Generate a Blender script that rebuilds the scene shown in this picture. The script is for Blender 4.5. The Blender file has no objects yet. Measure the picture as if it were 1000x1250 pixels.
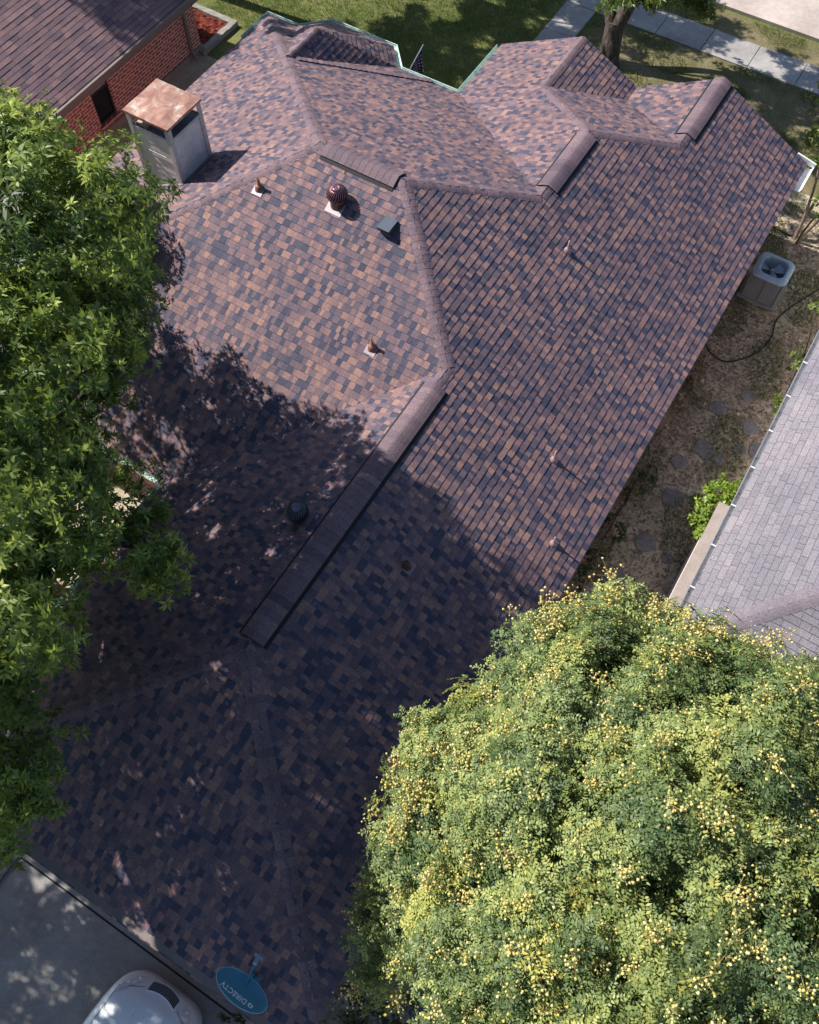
import bpy, math, random
import numpy as np
from mathutils import Vector, Matrix
R = math.radians
rng = np.random.default_rng(7)
scene = bpy.context.scene
COL = scene.collection

# ------------------------------------------------------------------ helpers
def tag(o, label=None, cat=None, group=None, kind=None):
    if label: o['label'] = label
    if cat: o['category'] = cat
    if group: o['group'] = group
    if kind: o['kind'] = kind
    return o

def empty(name, loc=(0, 0, 0), label=None, cat=None, group=None):
    o = bpy.data.objects.new(name, None)
    COL.objects.link(o); o.location = loc; o.empty_display_size = .2
    return tag(o, label, cat, group)

class MB:
    """collects faces in world coordinates; build() links them as one mesh"""
    def __init__(s): s.v = []; s.f = []; s.t = []; s.m = []
    def face(s, pts, tint=0.5, m=0):
        i = len(s.v); s.v += [tuple(p) for p in pts]; s.f.append(tuple(range(i, i + len(pts)))); s.t.append(tint); s.m.append(m)
    def grid(s, rows, tint=.5, m=0, closed=False):
        b = len(s.v); n = len(rows[0])
        for r in rows: s.v += [tuple(p) for p in r]
        for i in range(len(rows) - 1):
            for j in range(n if closed else n - 1):
                k = (j + 1) % n
                s.f.append((b + i*n + j, b + i*n + k, b + (i+1)*n + k, b + (i+1)*n + j)); s.t.append(tint); s.m.append(m)
    def box(s, a, b, tint=.5, m=0, M=None):
        x0, y0, z0 = a; x1, y1, z1 = b
        p = [Vector(q) for q in ((x0,y0,z0),(x1,y0,z0),(x1,y1,z0),(x0,y1,z0),(x0,y0,z1),(x1,y0,z1),(x1,y1,z1),(x0,y1,z1))]
        if M is not None: p = [M @ q for q in p]
        i = len(s.v); s.v += [tuple(q) for q in p]
        for f in ((0,3,2,1),(4,5,6,7),(0,1,5,4),(1,2,6,5),(2,3,7,6),(3,0,4,7)):
            s.f.append(tuple(i + k for k in f)); s.t.append(tint); s.m.append(m)
    def beam(s, a, b, w, h, tint=.5, m=0):
        a = Vector(a); b = Vector(b); d = (b - a); L = d.length; d.normalize()
        up = Vector((0, 0, 1)) if abs(d.z) < .95 else Vector((1, 0, 0))
        x = d.cross(up).normalized(); y = x.cross(d)
        M = Matrix((( d.x, x.x, y.x, a.x), (d.y, x.y, y.y, a.y), (d.z, x.z, y.z, a.z), (0, 0, 0, 1)))
        s.box((0, -w/2, -h/2), (L, w/2, h/2), tint, m, M)
    def tube(s, pts, rad, n=8, tint=.5, m=0, cap=True):
        pts = [Vector(p) for p in pts]
        if not hasattr(rad, '__len__'): rad = [rad] * len(pts)
        rows = []; up = Vector((.31, .2, 1)).normalized(); px = None
        for i, p in enumerate(pts):
            d = (pts[min(i + 1, len(pts) - 1)] - pts[max(i - 1, 0)]).normalized()
            if px is None:
                px = d.orthogonal().normalized()
            x = (px - d * px.dot(d)).normalized(); px = x; y = d.cross(x)
            rows.append([p + (x * math.cos(2*math.pi*k/n) + y * math.sin(2*math.pi*k/n)) * rad[i] for k in range(n)])
        s.grid(rows, tint, m, True)
        if cap:
            s.face(rows[-1], tint, m); s.face(rows[0][::-1], tint, m)
    def lathe(s, c, prof, n=20, tint=.5, m=0, axis=None):
        rows = []
        for r, z in prof: rows.append([(c[0] + r*math.cos(2*math.pi*k/n), c[1] + r*math.sin(2*math.pi*k/n), c[2] + z) for k in range(n)])
        s.grid(rows, tint, m, True)
    def build(s, name, mats, parent=None, smooth=False):
        return mesh_np(name, s.v, s.f, s.t, mats, parent, s.m, smooth)

def mesh_np(name, v, f, tint, mats, parent=None, mi=None, smooth=False):
    me = bpy.data.meshes.new(name)
    v = np.asarray(v, dtype=np.float32)
    off = np.zeros(3, dtype=np.float32)
    if isinstance(f, np.ndarray):
        n, k = f.shape
        me.vertices.add(len(v)); me.vertices.foreach_set('co', v.ravel())
        me.loops.add(n * k); me.loops.foreach_set('vertex_index', f.astype(np.int32).ravel())
        me.polygons.add(n); me.polygons.foreach_set('loop_start', np.arange(0, n*k, k, dtype=np.int32))
        me.update(calc_edges=True)
    else:
        me.from_pydata([tuple(map(float, p)) for p in v], [], f)
    at = me.attributes.new('tint', 'FLOAT', 'FACE'); at.data.foreach_set('value', np.asarray(tint, dtype=np.float32))
    if not isinstance(mats, (list, tuple)): mats = [mats]
    for m in mats: me.materials.append(m)
    if mi is not None and len(mats) > 1: me.polygons.foreach_set('material_index', np.asarray(mi, dtype=np.int32))
    if smooth: me.polygons.foreach_set('use_smooth', [True] * len(me.polygons))
    me.update()
    o = bpy.data.objects.new(name, me); COL.objects.link(o)
    if parent is not None:
        o.parent = parent
        w = parent; t = Vector((0, 0, 0))
        while w is not None: t += w.location; w = w.parent
        me.transform(Matrix.Translation(-t))
    return o

# ------------------------------------------------------------------ materials
class NT:
    def __init__(s, name):
        s.mat = bpy.data.materials.new(name); s.mat.use_nodes = True; s.t = s.mat.node_tree; s.t.nodes.clear()
        s.out = s.n('ShaderNodeOutputMaterial'); s.b = s.n('ShaderNodeBsdfPrincipled'); s.l(s.b.outputs[0], s.out.inputs[0])
        s.co = s.n('ShaderNodeNewGeometry').outputs['Position']
    def n(s, k, **kw):
        x = s.t.nodes.new(k)
        for a, b in kw.items(): setattr(x, a, b)
        return x
    def l(s, a, b): s.t.links.new(a, b)
    def attr(s): return s.n('ShaderNodeAttribute', attribute_name='tint').outputs['Fac']
    def noise(s, scale, detail=4, rough=.6, vec=None, dist=0):
        x = s.n('ShaderNodeTexNoise'); x.inputs['Scale'].default_value = scale; x.inputs['Detail'].default_value = detail
        x.inputs['Roughness'].default_value = rough; x.inputs['Distortion'].default_value = dist; s.l(vec or s.co, x.inputs['Vector']); return x.outputs['Fac']
    def ramp(s, fac, stops, interp='LINEAR'):
        x = s.n('ShaderNodeValToRGB'); x.color_ramp.interpolation = interp; e = x.color_ramp.elements
        while len(e) > 1: e.remove(e[-1])
        e[0].position = stops[0][0]; e[0].color = (*stops[0][1], 1)
        for p, c in stops[1:]: q = e.new(p); q.color = (*c, 1)
        s.l(fac, x.inputs[0]); return x.outputs[0]
    def mix(s, a, b, fac=.5, mode='MIX'):
        x = s.n('ShaderNodeMix', data_type='RGBA', blend_type=mode)
        for v, k in ((fac, 0), (a, 6), (b, 7)):
            if isinstance(v, (int, float)): x.inputs[k].default_value = v
            elif isinstance(v, tuple): x.inputs[k].default_value = (*v, 1)
            else: s.l(v, x.inputs[k])
        return x.outputs[2]
    def math(s, op, a, b=0.):
        x = s.n('ShaderNodeMath', operation=op)
        for v, k in ((a, 0), (b, 1)):
            if isinstance(v, (int, float)): x.inputs[k].default_value = v
            else: s.l(v, x.inputs[k])
        return x.outputs[0]
    def mapping(s, scale=(1, 1, 1), rot=(0, 0, 0)):
        x = s.n('ShaderNodeMapping'); x.inputs['Scale'].default_value = scale; x.inputs['Rotation'].default_value = rot; s.l(s.co, x.inputs[0]); return x.outputs[0]
    def bump(s, h, dist=.01, strength=.6):
        x = s.n('ShaderNodeBump'); x.inputs['Distance'].default_value = dist; x.inputs['Strength'].default_value = strength; s.l(h, x.inputs['Height']); s.l(x.outputs[0], s.b.inputs['Normal'])
    def fin(s, color, rough=.8, metal=0., spec=.3):
        if isinstance(color, tuple): s.b.inputs['Base Color'].default_value = (*color, 1)
        else: s.l(color, s.b.inputs['Base Color'])
        if isinstance(rough, (int, float)): s.b.inputs['Roughness'].default_value = rough
        else: s.l(rough, s.b.inputs['Roughness'])
        s.b.inputs['Metallic'].default_value = metal; s.b.inputs['Specular IOR Level'].default_value = spec
        return s.mat

def speck(name, c, var=.25, scale=20, rough=.8, metal=0., spec=.3, bump=0.):
    m = NT(name); n = m.noise(scale, 5, .65)
    lo = tuple(x*(1-var) for x in c); hi = tuple(min(1, x*(1+var)) for x in c)
    n2 = m.noise(scale*.12, 3, .6)
    col = m.mix(m.ramp(n, [(.3, lo), (.7, hi)]), m.ramp(n2, [(.35, lo), (.65, hi)]), .4)
    if bump: m.bump(n, bump)
    return m.fin(col, rough, metal, spec)

def shingle_mat(name, stops, grain=.35, fade=.12):
    m = NT(name)
    base = m.ramp(m.attr(), stops, 'LINEAR')
    g = m.noise(190, 2, .7)
    g2 = m.noise(24, 4, .85); g3 = m.noise(42, 2, .9)
    base = m.mix(base, m.ramp(g3, [(.32, (.55, .6, .72)), (.5, (1, 1, 1)), (.68, (1.45, 1.35, 1.25))]), .75, 'MULTIPLY')
    base = m.mix(base, m.ramp(g, [(.3, (.35, .35, .38)), (.5, (.95, .95, .95)), (.7, (1.7, 1.6, 1.55))]), grain, 'MULTIPLY')
    base = m.mix(base, m.ramp(g2, [(.35, (.68, .70, .8)), (.65, (1.3, 1.25, 1.18))]), .6, 'MULTIPLY')
    w = m.noise(.55, 4, .6)
    base = m.mix(base, m.ramp(w, [(.35, (.8, .8, .84)), (.68, (1.18, 1.14, 1.1))]), .7, 'MULTIPLY')
    m.bump(g, .003, .5)
    return m.fin(base, .78, 0, .35)

M = {}
M['shingle'] = shingle_mat('brown_blend_shingle', [(0, (.042, .046, .078)), (.2, (.066, .065, .102)), (.33, (.114, .086, .108)), (.52, (.15, .104, .12)), (.68, (.188, .121, .127)), (.82, (.23, .14, .132)), (1, (.275, .168, .142))])
M['cap'] = shingle_mat('ridge_cap_shingle', [(0, (.09, .07, .09)), (.5, (.15, .107, .125)), (1, (.20, .14, .152))])
M['shingle_left'] = shingle_mat('plum_brown_shingle', [(0, (.10, .078, .10)), (.4, (.19, .125, .14)), (1, (.30, .185, .175))])
M['shingle_grey'] = shingle_mat('weathered_grey_shingle', [(0, (.165, .16, .185)), (.5, (.215, .205, .23)), (1, (.27, .252, .268))], .3)
M['underlay'] = speck('shingle_underlay', (.03, .027, .035), .2, 30, .9)
M['dark_slot'] = speck('baffle_shade_black', (.012, .012, .016), .2, 30, .7)  # black for baffles, and for shade painted beside and inside vents
M['brick'] = None
def brick_mat():
    m = NT('red_brick')
    sp = m.n('ShaderNodeSeparateXYZ'); m.l(m.co, sp.inputs[0])
    cb = m.n('ShaderNodeCombineXYZ'); m.l(m.math('ADD', sp.outputs[0], sp.outputs[1]), cb.inputs[0]); m.l(sp.outputs[2], cb.inputs[1])
    b = m.n('ShaderNodeTexBrick'); m.l(cb.outputs[0], b.inputs['Vector'])
    b.inputs['Scale'].default_value = 1; b.inputs['Brick Width'].default_value = .25; b.inputs['Row Height'].default_value = .098; b.inputs['Mortar Size'].default_value = .016
    b.inputs['Color1'].default_value = (.52, .15, .105, 1); b.inputs['Color2'].default_value = (.27, .08, .075, 1); b.inputs['Mortar'].default_value = (.66, .52, .47, 1); b.inputs['Bias'].default_value = -.1
    n = m.noise(9, 3); n2 = m.noise(45, 3)
    c = m.mix(b.outputs['Color'], m.ramp(n, [(.3, (.55, .5, .55)), (.7, (1.3, 1.25, 1.2))]), .7, 'MULTIPLY')
    c = m.mix(c, m.ramp(n2, [(.3, (.7, .7, .7)), (.7, (1.3, 1.3, 1.3))]), .5, 'MULTIPLY')
    m.bump(b.outputs['Fac'], -.006)
    return m.fin(c, .85, 0, .2)
M['brick'] = brick_mat()
M['trim'] = speck('taupe_painted_trim', (.20, .165, .15), .12, 12, .6)
M['foundation'] = speck('concrete_foundation', (.25, .22, .2), .2, 9, .9)
def rust():
    m = NT('rusty_galvanised_sheet')
    n = m.noise(3.2, 6, .65, dist=.6); n2 = m.noise(22, 4, .7)
    c = m.ramp(n, [(.28, (.25, .12, .095)), (.45, (.34, .18, .14)), (.56, (.43, .27, .205)), (.64, (.54, .44, .38)), (.72, (.70, .67, .64))])
    c = m.mix(c, m.ramp(n2, [(.3, (.75, .7, .7)), (.7, (1.2, 1.15, 1.1))]), .6, 'MULTIPLY')
    return m.fin(c, .45, .25, .4)
M['rust'] = rust()
def siding():
    m = NT('grey_lap_siding_paint')
    n = m.noise(1, 5, .7, m.mapping((3, 3, 40))); n2 = m.noise(5, 5, .6)
    c = m.mix(m.ramp(n, [(.3, (.66, .62, .60)), (.7, (.84, .80, .78))]), m.ramp(n2, [(.3, (.72, .7, .7)), (.7, (1.1, 1.08, 1.05))]), .6, 'MULTIPLY')
    return m.fin(c, .7, 0, .2)
M['siding'] = siding()
M['corner'] = speck('weathered_corner_board', (.58, .52, .49), .3, 14, .8)
M['brown_metal'] = speck('brown_painted_metal', (.13, .06, .05), .3, 30, .38, .35, .5)
def turb(name, c, rough):
    m = NT(name); n = m.noise(25, 3)
    return m.fin(m.ramp(n, [(.3, tuple(x*.7 for x in c)), (.7, tuple(x*1.25 for x in c))]), rough, .55, .6)
M['turbine_red'] = turb('maroon_turbine_metal', (.26, .13, .16), .25)
M['turbine_shaded'] = turb('shaded_turbine_metal', (.12, .13, .16), .3)  # same turbine metal, with the dark and blue of shade in its colour
M['flash'] = speck('painted_lead_flashing', (.32, .28, .31), .15, 12, .5, .3)
M['flash_dull'] = speck('dull_flashing', (.24, .19, .2), .2, 12, .6, .2)
M['pipe'] = speck('terracotta_pipe_boot', (.24, .115, .085), .3, 25, .5, .1)
M['pipe_pink'] = speck('pinkish_pipe_boot', (.36, .23, .23), .15, 25, .4, .2)
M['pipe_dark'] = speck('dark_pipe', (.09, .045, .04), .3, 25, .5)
M['boxvent'] = speck('slate_blue_box_vent', (.10, .12, .15), .12, 20, .5, .1)
M['boxvent_side'] = speck('box_vent_hood_front', (.055, .06, .06), .12, 20, .5, .1)
def gut(name, c, d):
    m = NT(name); n = m.noise(6, 6, .7); return m.fin(m.ramp(n, [(.3, d), (.5, c), (.8, c)]), .5, 0, .4)
M['gutter'] = gut('mossy_white_gutter', (.50, .66, .60), (.20, .38, .32))
M['gutter_white'] = gut('white_gutter', (.78, .78, .76), (.5, .5, .48))
M['gutter_grey'] = gut('grey_white_gutter', (.5, .5, .52), (.3, .3, .32))
M['debris'] = speck('gutter_leaf_debris', (.17, .115, .05), .5, 40, .95)
def glass_dark():
    m = NT('dark_window_glass'); return m.fin((.012, .013, .018), .08, 0, .6)
M['glass'] = glass_dark()
M['window_frame'] = speck('dark_window_frame', (.05, .045, .045), .2, 20, .5)
M['window_head'] = speck('frosted_upper_pane', (.26, .27, .29), .3, 12, .4)
def mulch():
    m = NT('red_mulch'); v = m.n('ShaderNodeTexVoronoi'); v.inputs['Scale'].default_value = 22; m.l(m.co, v.inputs['Vector'])
    n = m.noise(6, 4)
    c = m.mix(m.ramp(v.outputs['Distance'], [(0, (.36, .075, .03)), (.5, (.17, .03, .018)), (1, (.04, .01, .01))]), m.ramp(n, [(.3, (.5, .45, .45)), (.7, (1.4, 1.2, 1.1))]), .7, 'MULTIPLY')
    m.bump(v.outputs['Distance'], -.03); return m.fin(c, .9)
M['mulch'] = mulch()
M['stone'] = speck('rough_edging_stone', (.26, .25, .23), .4, 8, .9, bump=.02)
M['paver'] = speck('stepping_stone', (.19, .185, .19), .45, 14, .9, bump=.01)
def concrete(name, c, joint=None):
    m = NT(name); n = m.noise(.8, 6, .65); n2 = m.noise(40, 4, .7); n3 = m.noise(6, 5, .7)
    col = m.mix(m.ramp(n, [(.3, tuple(x*.72 for x in c)), (.7, tuple(x*1.15 for x in c))]), m.ramp(n2, [(.3, (.78, .78, .78)), (.7, (1.2, 1.2, 1.18))]), .7, 'MULTIPLY')
    col = m.mix(col, m.ramp(n3, [(.3, (.78, .76, .75)), (.65, (1.1, 1.1, 1.1))]), .6, 'MULTIPLY')
    m.bump(n2, .004); return m.fin(col, .9, 0, .2)
M['walk'] = concrete('sidewalk_concrete', (.36, .345, .335))
M['drive'] = concrete('driveway_concrete', (.31, .30, .29))
M['road'] = concrete('street_concrete', (.50, .43, .39))
def grassy(name, stops, sc=1., rough=.95):
    m = NT(name); n = m.noise(.55*sc, 6, .7, dist=.4); n2 = m.noise(16*sc, 5, .8); n3 = m.noise(70, 3, .8)
    c = m.ramp(m.mix(n, n2, .45), stops)
    c = m.mix(c, m.ramp(n3, [(.3, (.45, .45, .45)), (.5, (1, 1, 1)), (.7, (1.6, 1.55, 1.4))]), .75, 'MULTIPLY')
    m.bump(n2, .03, 1); return m.fin(c, rough, 0, .1)
M['lawn'] = grassy('lawn_turf', [(.3, (.06, .085, .028)), (.48, (.13, .155, .05)), (.58, (.22, .22, .09)), (.72, (.36, .32, .17))])
M['dry'] = grassy('dry_patchy_turf', [(.32, (.06, .07, .025)), (.46, (.13, .12, .055)), (.55, (.22, .185, .11)), (.7, (.34, .28, .20))])
M['dirt'] = grassy('side_yard_dirt', [(.3, (.10, .12, .06)), (.40, (.28, .26, .16)), (.50, (.48, .42, .32)), (.66, (.66, .57, .49))], 1.3)
M['grass'] = None
def leafmat(name, stops, trans=.35, rough=.45, tc=(.30, .42, .05)):
    m = NT(name); a = m.attr(); c = m.ramp(a, stops)
    m.fin(c, rough, 0, .45)
    tr = m.n('ShaderNodeBsdfTranslucent'); m.l(m.mix(c, tc, .35), tr.inputs[0])
    mx = m.n('ShaderNodeMixShader'); mx.inputs[0].default_value = trans; m.l(m.b.outputs[0], mx.inputs[1]); m.l(tr.outputs[0], mx.inputs[2]); m.l(mx.outputs[0], m.out.inputs[0])
    return m.mat
M['oak_leaf'] = leafmat('oak_leaf', [(0, (.03, .065, .02)), (.25, (.08, .14, .03)), (.5, (.19, .27, .055)), (.8, (.42, .50, .11)), (1, (.6, .66, .18))], .4, .45, (.42, .52, .06))
M['fern_leaf'] = leafmat('feathery_leaf', [(0, (.06, .11, .04)), (.25, (.13, .19, .07)), (.45, (.22, .29, .095)), (.7, (.38, .42, .12)), (1, (.62, .56, .14))], .3, .5, (.36, .42, .12))
M['light_leaf'] = leafmat('light_green_leaf', [(0, (.09, .14, .03)), (1, (.24, .31, .07))], .35)
M['lime_leaf'] = leafmat('lime_leaf', [(0, (.12, .20, .02)), (1, (.30, .42, .05))], .3)
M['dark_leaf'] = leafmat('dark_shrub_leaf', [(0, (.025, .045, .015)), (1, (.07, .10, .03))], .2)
M['dry_leaf'] = leafmat('dry_leaf', [(0, (.10, .08, .055)), (.45, (.36, .28, .20)), (.8, (.58, .47, .36)), (1, (.8, .7, .56))], .1, .8)
M['blade'] = leafmat('grass_blade', [(0, (.07, .10, .025)), (.6, (.16, .20, .055)), (1, (.38, .34, .16))], .3, .6)
M['pod'] = leafmat('yellow_seed_pod', [(0, (.62, .50, .12)), (.6, (.80, .68, .24)), (1, (.88, .80, .42))], .3, .6, (.8, .7, .3))
M['stalk'] = speck('pod_stalk', (.40, .30, .10), .2, 20, .8)
M['pink'] = leafmat('pink_petal', [(0, (.65, .2, .5)), (1, (.8, .35, .7))], .2)
def bark():
    m = NT('furrowed_bark'); n = m.noise(1, 5, .7, m.mapping((14, 14, 3))); c = m.ramp(n, [(.3, (.03, .025, .022)), (.5, (.09, .075, .065)), (.72, (.2, .17, .15))]); m.bump(n, .05, 1); return m.fin(c, .95, 0, .1)
M['bark'] = bark()
def carpaint():
    m = NT('silver_car_paint'); n = m.noise(300, 1); m.fin(m.ramp(n, [(.3, (.80, .85, .90)), (.7, (.85, .89, .93))]), .35, .1, .5); m.b.inputs['Coat Weight'].default_value = .6; m.b.inputs['Coat Roughness'].default_value = .06; return m.mat
M['car'] = carpaint()
M['chrome'] = speck('chrome', (.8, .8, .82), .05, 30, .12, .9)
M['black'] = speck('black_plastic', (.015, .015, .017), .2, 30, .5)
M['tyre'] = speck('tyre_rubber', (.02, .02, .02), .2, 30, .85)
M['lamp'] = speck('headlight_lens', (.75, .78, .82), .1, 14, .1, .2, .7)
M['dish'] = speck('grey_blue_dish_enamel', (.05, .21, .31), .2, 4, .4, 0, .4)
M['white'] = speck('white_paint', (.8, .8, .8), .05, 20, .5)
M['ac'] = speck('ac_cabinet_paint', (.26, .26, .255), .15, 14, .5, .2)
M['ac_top'] = speck('ac_ring_shade_blue', (.40, .55, .65), .12, 10, .5, .1)  # blue cast of the shade is put into the ring and fan colour
M['ac_in'] = speck('ac_fan_blade', (.10, .15, .17), .2, 10, .4, .3)  # darker copy of the same blue cast, for the floor of the opening
M['pad'] = speck('ac_pad', (.26, .30, .30), .25, 9, .9)
M['hose'] = speck('black_hose', (.02, .02, .02), .2, 30, .6)
M['wood'] = None
def wood():
    m = NT('weathered_grey_boards'); n = m.noise(1, 5, .7, m.mapping((30, 2.5, 10))); return m.fin(m.ramp(n, [(.3, (.08, .085, .09)), (.7, (.2, .2, .2))]), .85)
M['wood'] = wood()
M['navy'] = speck('navy_flag_cloth', (.012, .022, .085), .2, 30, .8)
M['redcloth'] = speck('red_flag_cloth', (.42, .03, .04), .2, 30, .8)

# ------------------------------------------------------------------ shingled planes
def clip(poly, cv):
    """Sutherland-Hodgman of 2D poly against convex cv (ccw)"""
    out = poly
    for i in range(len(cv)):
        a = cv[i]; b = cv[(i + 1) % len(cv)]; ex, ey = b[0]-a[0], b[1]-a[1]; inp = out; out = []
        if not inp: return []
        for j in range(len(inp)):
            p = inp[j]; q = inp[(j + 1) % len(inp)]
            sp = ex*(p[1]-a[1]) - ey*(p[0]-a[0]); sq = ex*(q[1]-a[1]) - ey*(q[0]-a[0])
            if sp >= 0: out.append(p)
            if (sp > 0 and sq < 0) or (sp < 0 and sq > 0):
                t = sp/(sp-sq); out.append((p[0]+(q[0]-p[0])*t, p[1]+(q[1]-p[1])*t))
    return out

def shingles(mb, ply, pieces, down, seed, course=.1445, widths=(.065, .085, .105, .12, .135, .16), thick=.011, contrast=1., bias=0., gap=0.):
    """ply: (a,b,c) with z=a+b*x+c*y ; pieces: convex plan polygons ; down: plan unit vector pointing down-slope"""
    a, b, c = ply; rg = random.Random(seed)
    zf = lambda x, y: a + b*x + c*y
    dn = Vector((down[0], down[1], b*down[0] + c*down[1])).normalized()
    n = Vector((-b, -c, 1)).normalized(); u = dn.cross(n).normalized()
    x0, y0 = pieces[0][0]; O = Vector((x0, y0, zf(x0, y0)))
    P2 = []
    for p in pieces:
        q = []
        for (x, y) in p:
            w = Vector((x, y, zf(x, y))) - O; q.append((w.dot(u), -w.dot(dn)))
        ar = sum(q[i][0]*q[(i+1) % len(q)][1] - q[(i+1) % len(q)][0]*q[i][1] for i in range(len(q)))
        if ar < 0: q = q[::-1]
        P2.append(q)
    us = [t[0] for q in P2 for t in q]; vs = [t[1] for q in P2 for t in q]
    umin, umax, vmin, vmax = min(us), max(us), min(vs), max(vs)
    W = lambda U, V, h: O + u*U - dn*V + n*h
    for q in P2: mb.face([W(U, V, -.006) for U, V in q], 0, 1)
    k = 0; v0 = vmin
    while v0 < vmax:
        v1 = v0 + course; U = umin - rg.random()*.4; lastcls = -1
        jog = rg.uniform(-.003, .003)
        while U < umax:
            w = rg.choice(widths) * rg.uniform(.92, 1.08); U1 = U + w
            r = rg.random()
            cls = 0 if r < .26 else 1 if r < .68 else 2
            if cls == lastcls and rg.random() < .6: r = rg.random()
            lastcls = 0 if r < .26 else 1 if r < .68 else 2
            t = (rg.uniform(.0, .28) if r < .26 else rg.uniform(.3, .62) if r < .68 else rg.uniform(.6, .80) if r < .84 else rg.uniform(.8, 1.0))
            t = min(1, max(0, .5 + (t-.5)*contrast + bias))
            h = thick + (.005 if rg.random() < .5 else 0)
            for q in P2:
                pl = clip([(U + gap, v0 + jog + gap), (U1, v0 + jog + gap), (U1, v1 + jog), (U + gap, v1 + jog)], q)
                if len(pl) < 3: continue
                hh = lambda V: h * (1 - .85*min(1, max(0, (V - v0)/course)))
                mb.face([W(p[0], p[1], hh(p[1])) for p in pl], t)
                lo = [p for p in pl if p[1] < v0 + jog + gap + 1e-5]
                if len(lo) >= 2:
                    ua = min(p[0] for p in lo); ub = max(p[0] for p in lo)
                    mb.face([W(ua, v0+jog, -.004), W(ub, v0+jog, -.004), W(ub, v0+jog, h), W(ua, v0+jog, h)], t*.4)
                la = [p for p in pl if abs(p[0]-U) < 1e-5]
                if len(la) >= 2:
                    va = min(p[1] for p in la); vb = max(p[1] for p in la)
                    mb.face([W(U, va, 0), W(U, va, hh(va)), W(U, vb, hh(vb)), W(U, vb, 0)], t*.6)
            U = U1
        v0 = v1; k += 1

def ridge_cap(p0, p1, n1, n2, hw=.165, lift=.008, vent=False, piece=.145, seed=1, parent=None, mat='cap', name='ridge_cap', round_=.5, st=.005):
    rg = random.Random(seed); p0 = Vector(p0); p1 = Vector(p1); n1 = Vector(n1).normalized(); n2 = Vector(n2).normalized()
    d = p1 - p0; L = d.length; d.normalize()
    s1 = n1.cross(d).normalized(); s2 = n2.cross(d).normalized()
    if s1.dot(n2) > 0 or (abs(s1.dot(n2)) < 1e-4): s1 = -s1 if s1.dot(n2) > 0 else s1
    if s2.dot(n1) > 0: s2 = -s2
    if s1.dot(s2) > 0: s2 = -s2
    up = (n1 + n2).normalized(); mb = MB(); lf = lift + (.036 if vent else 0)
    def prof(t, e):
        c = p0 + d*t; w = hw
        return [c + s1*w + n1*(lf+e), c + s1*w*.62 + n1*(lf+e+.006), c + s1*w*.3 + n1*(lf+e+.004), c + s1*w*.1 + up*(lf+e-.004*round_), c + s2*w*.1 + up*(lf+e-.004*round_), c + s2*w*.3 + n2*(lf+e+.004), c + s2*w*.62 + n2*(lf+e+.006), c + s2*w + n2*(lf+e)]
    t = 0
    while t < L - .02:
        t1 = min(L, t + piece); tt = min(1, max(0, rg.gauss(.5, .2)))
        a = prof(t, st); b = prof(t1, .001)
        mb.grid([a, b], tt)
        mb.grid([prof(t, -.004), a], tt*.75)
        for A, B, nn in ((a[0], b[0], n1), (a[-1], b[-1], n2)):
            dz = .022 if not vent else .001
            mb.face([A, B, B - nn*(lf+.004 if not vent else .008), A - nn*(lf+st if not vent else .008)], tt*.4)
        t = t1
    if vent:
        for s_, nn in ((s1, n1), (s2, n2)):
            q = [p0 + s_*hw*.93 + nn*(-.002), p1 + s_*hw*.93 + nn*(-.002), p1 + s_*hw*.93 + nn*(lf-.002), p0 + s_*hw*.93 + nn*(lf-.002)]
            mb.face(q, .1, 1)
            q = [p0 + s_*(hw+.075) + nn*.019, p1 + s_*(hw+.075) + nn*.019, p1 + s_*hw*.9 + nn*.02, p0 + s_*hw*.9 + nn*.02]
            mb.face(q, .1, 1)  # black strip stands for the baffle and a painted shadow beside the cap
        for c, e in ((p0, 1), (p1, -1)):
            c = c + d*e*.004
            mb.face([c + s1*hw, c + s1*hw + n1*lf, c + up*(lf+.004), c + up*0.0], .1, 1); mb.face([c + s2*hw, c + s2*hw + n2*lf, c + up*(lf+.004), c], .1, 1)
    o = mb.build(name, [M[mat], M['dark_slot']], parent)
    return o

NX, NXm, NY, NYm = (.5, 0, 1), (-.5, 0, 1), (0, .5, 1), (0, -.5, 1)   # normals of faces looking +x,-x,+y,-y

# ------------------------------------------------------------------ main house
house = empty('house', (0, 0, 0), 'large single storey house with a brown and plum shingled hip roof filling the middle', 'house')
PX = lambda xR=6.5, z=2.6: (z + .5*xR, -.5, 0)      # +x facing
rb = MB()
shingles(rb, (5.85, -.5, 0), [[(2.6,-9.2),(6.5,-13.1),(6.5,-2.6),(2.6,-2.6)], [(0,0),(2.6,-2.6),(6.5,-2.6),(6.5,0)], [(0,0),(6.5,0),(6.5,2.1),(2.1,2.1)], [(2.1,2.1),(6.5,2.1),(6.5,4.45),(2.1,4.45)],
     [(2.1,4.45),(6.5,4.45),(6.5,6.13),(3.78,6.13)], [(3.78,6.13),(6.5,6.13),(6.5,8.85),(3.78,8.85)]], (1, 0), 11)
shingles(rb, (5.85, 0, .5), [[(-2,0),(0,0),(2.6,-2.6),(-1.6,-6.8),(-8.8,-6.8)]], (0, -1), 12)
shingles(rb, (6.85, .5, 0), [[(-2,0),(-8.5,-6.5),(-8.5,6.5)]], (-1, 0), 13)
P4 = [[(-2,0),(0,0),(2.1,2.1),(-2.3,6.5),(-3.1,6.5),(-4.2,6.5),(-5.8,3.8)], [(-5.8,3.8),(-7.5,6.5),(-8.5,6.5)]]
shingles(rb, (5.85, 0, -.5), P4, (0, 1), 14)
def plane3(a, b, c):
    n = (Vector(b)-Vector(a)).cross(Vector(c)-Vector(a)); 
    B = -n.x/n.z; C = -n.y/n.z; return (a[2] - B*a[0] - C*a[1], B, C)
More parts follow.
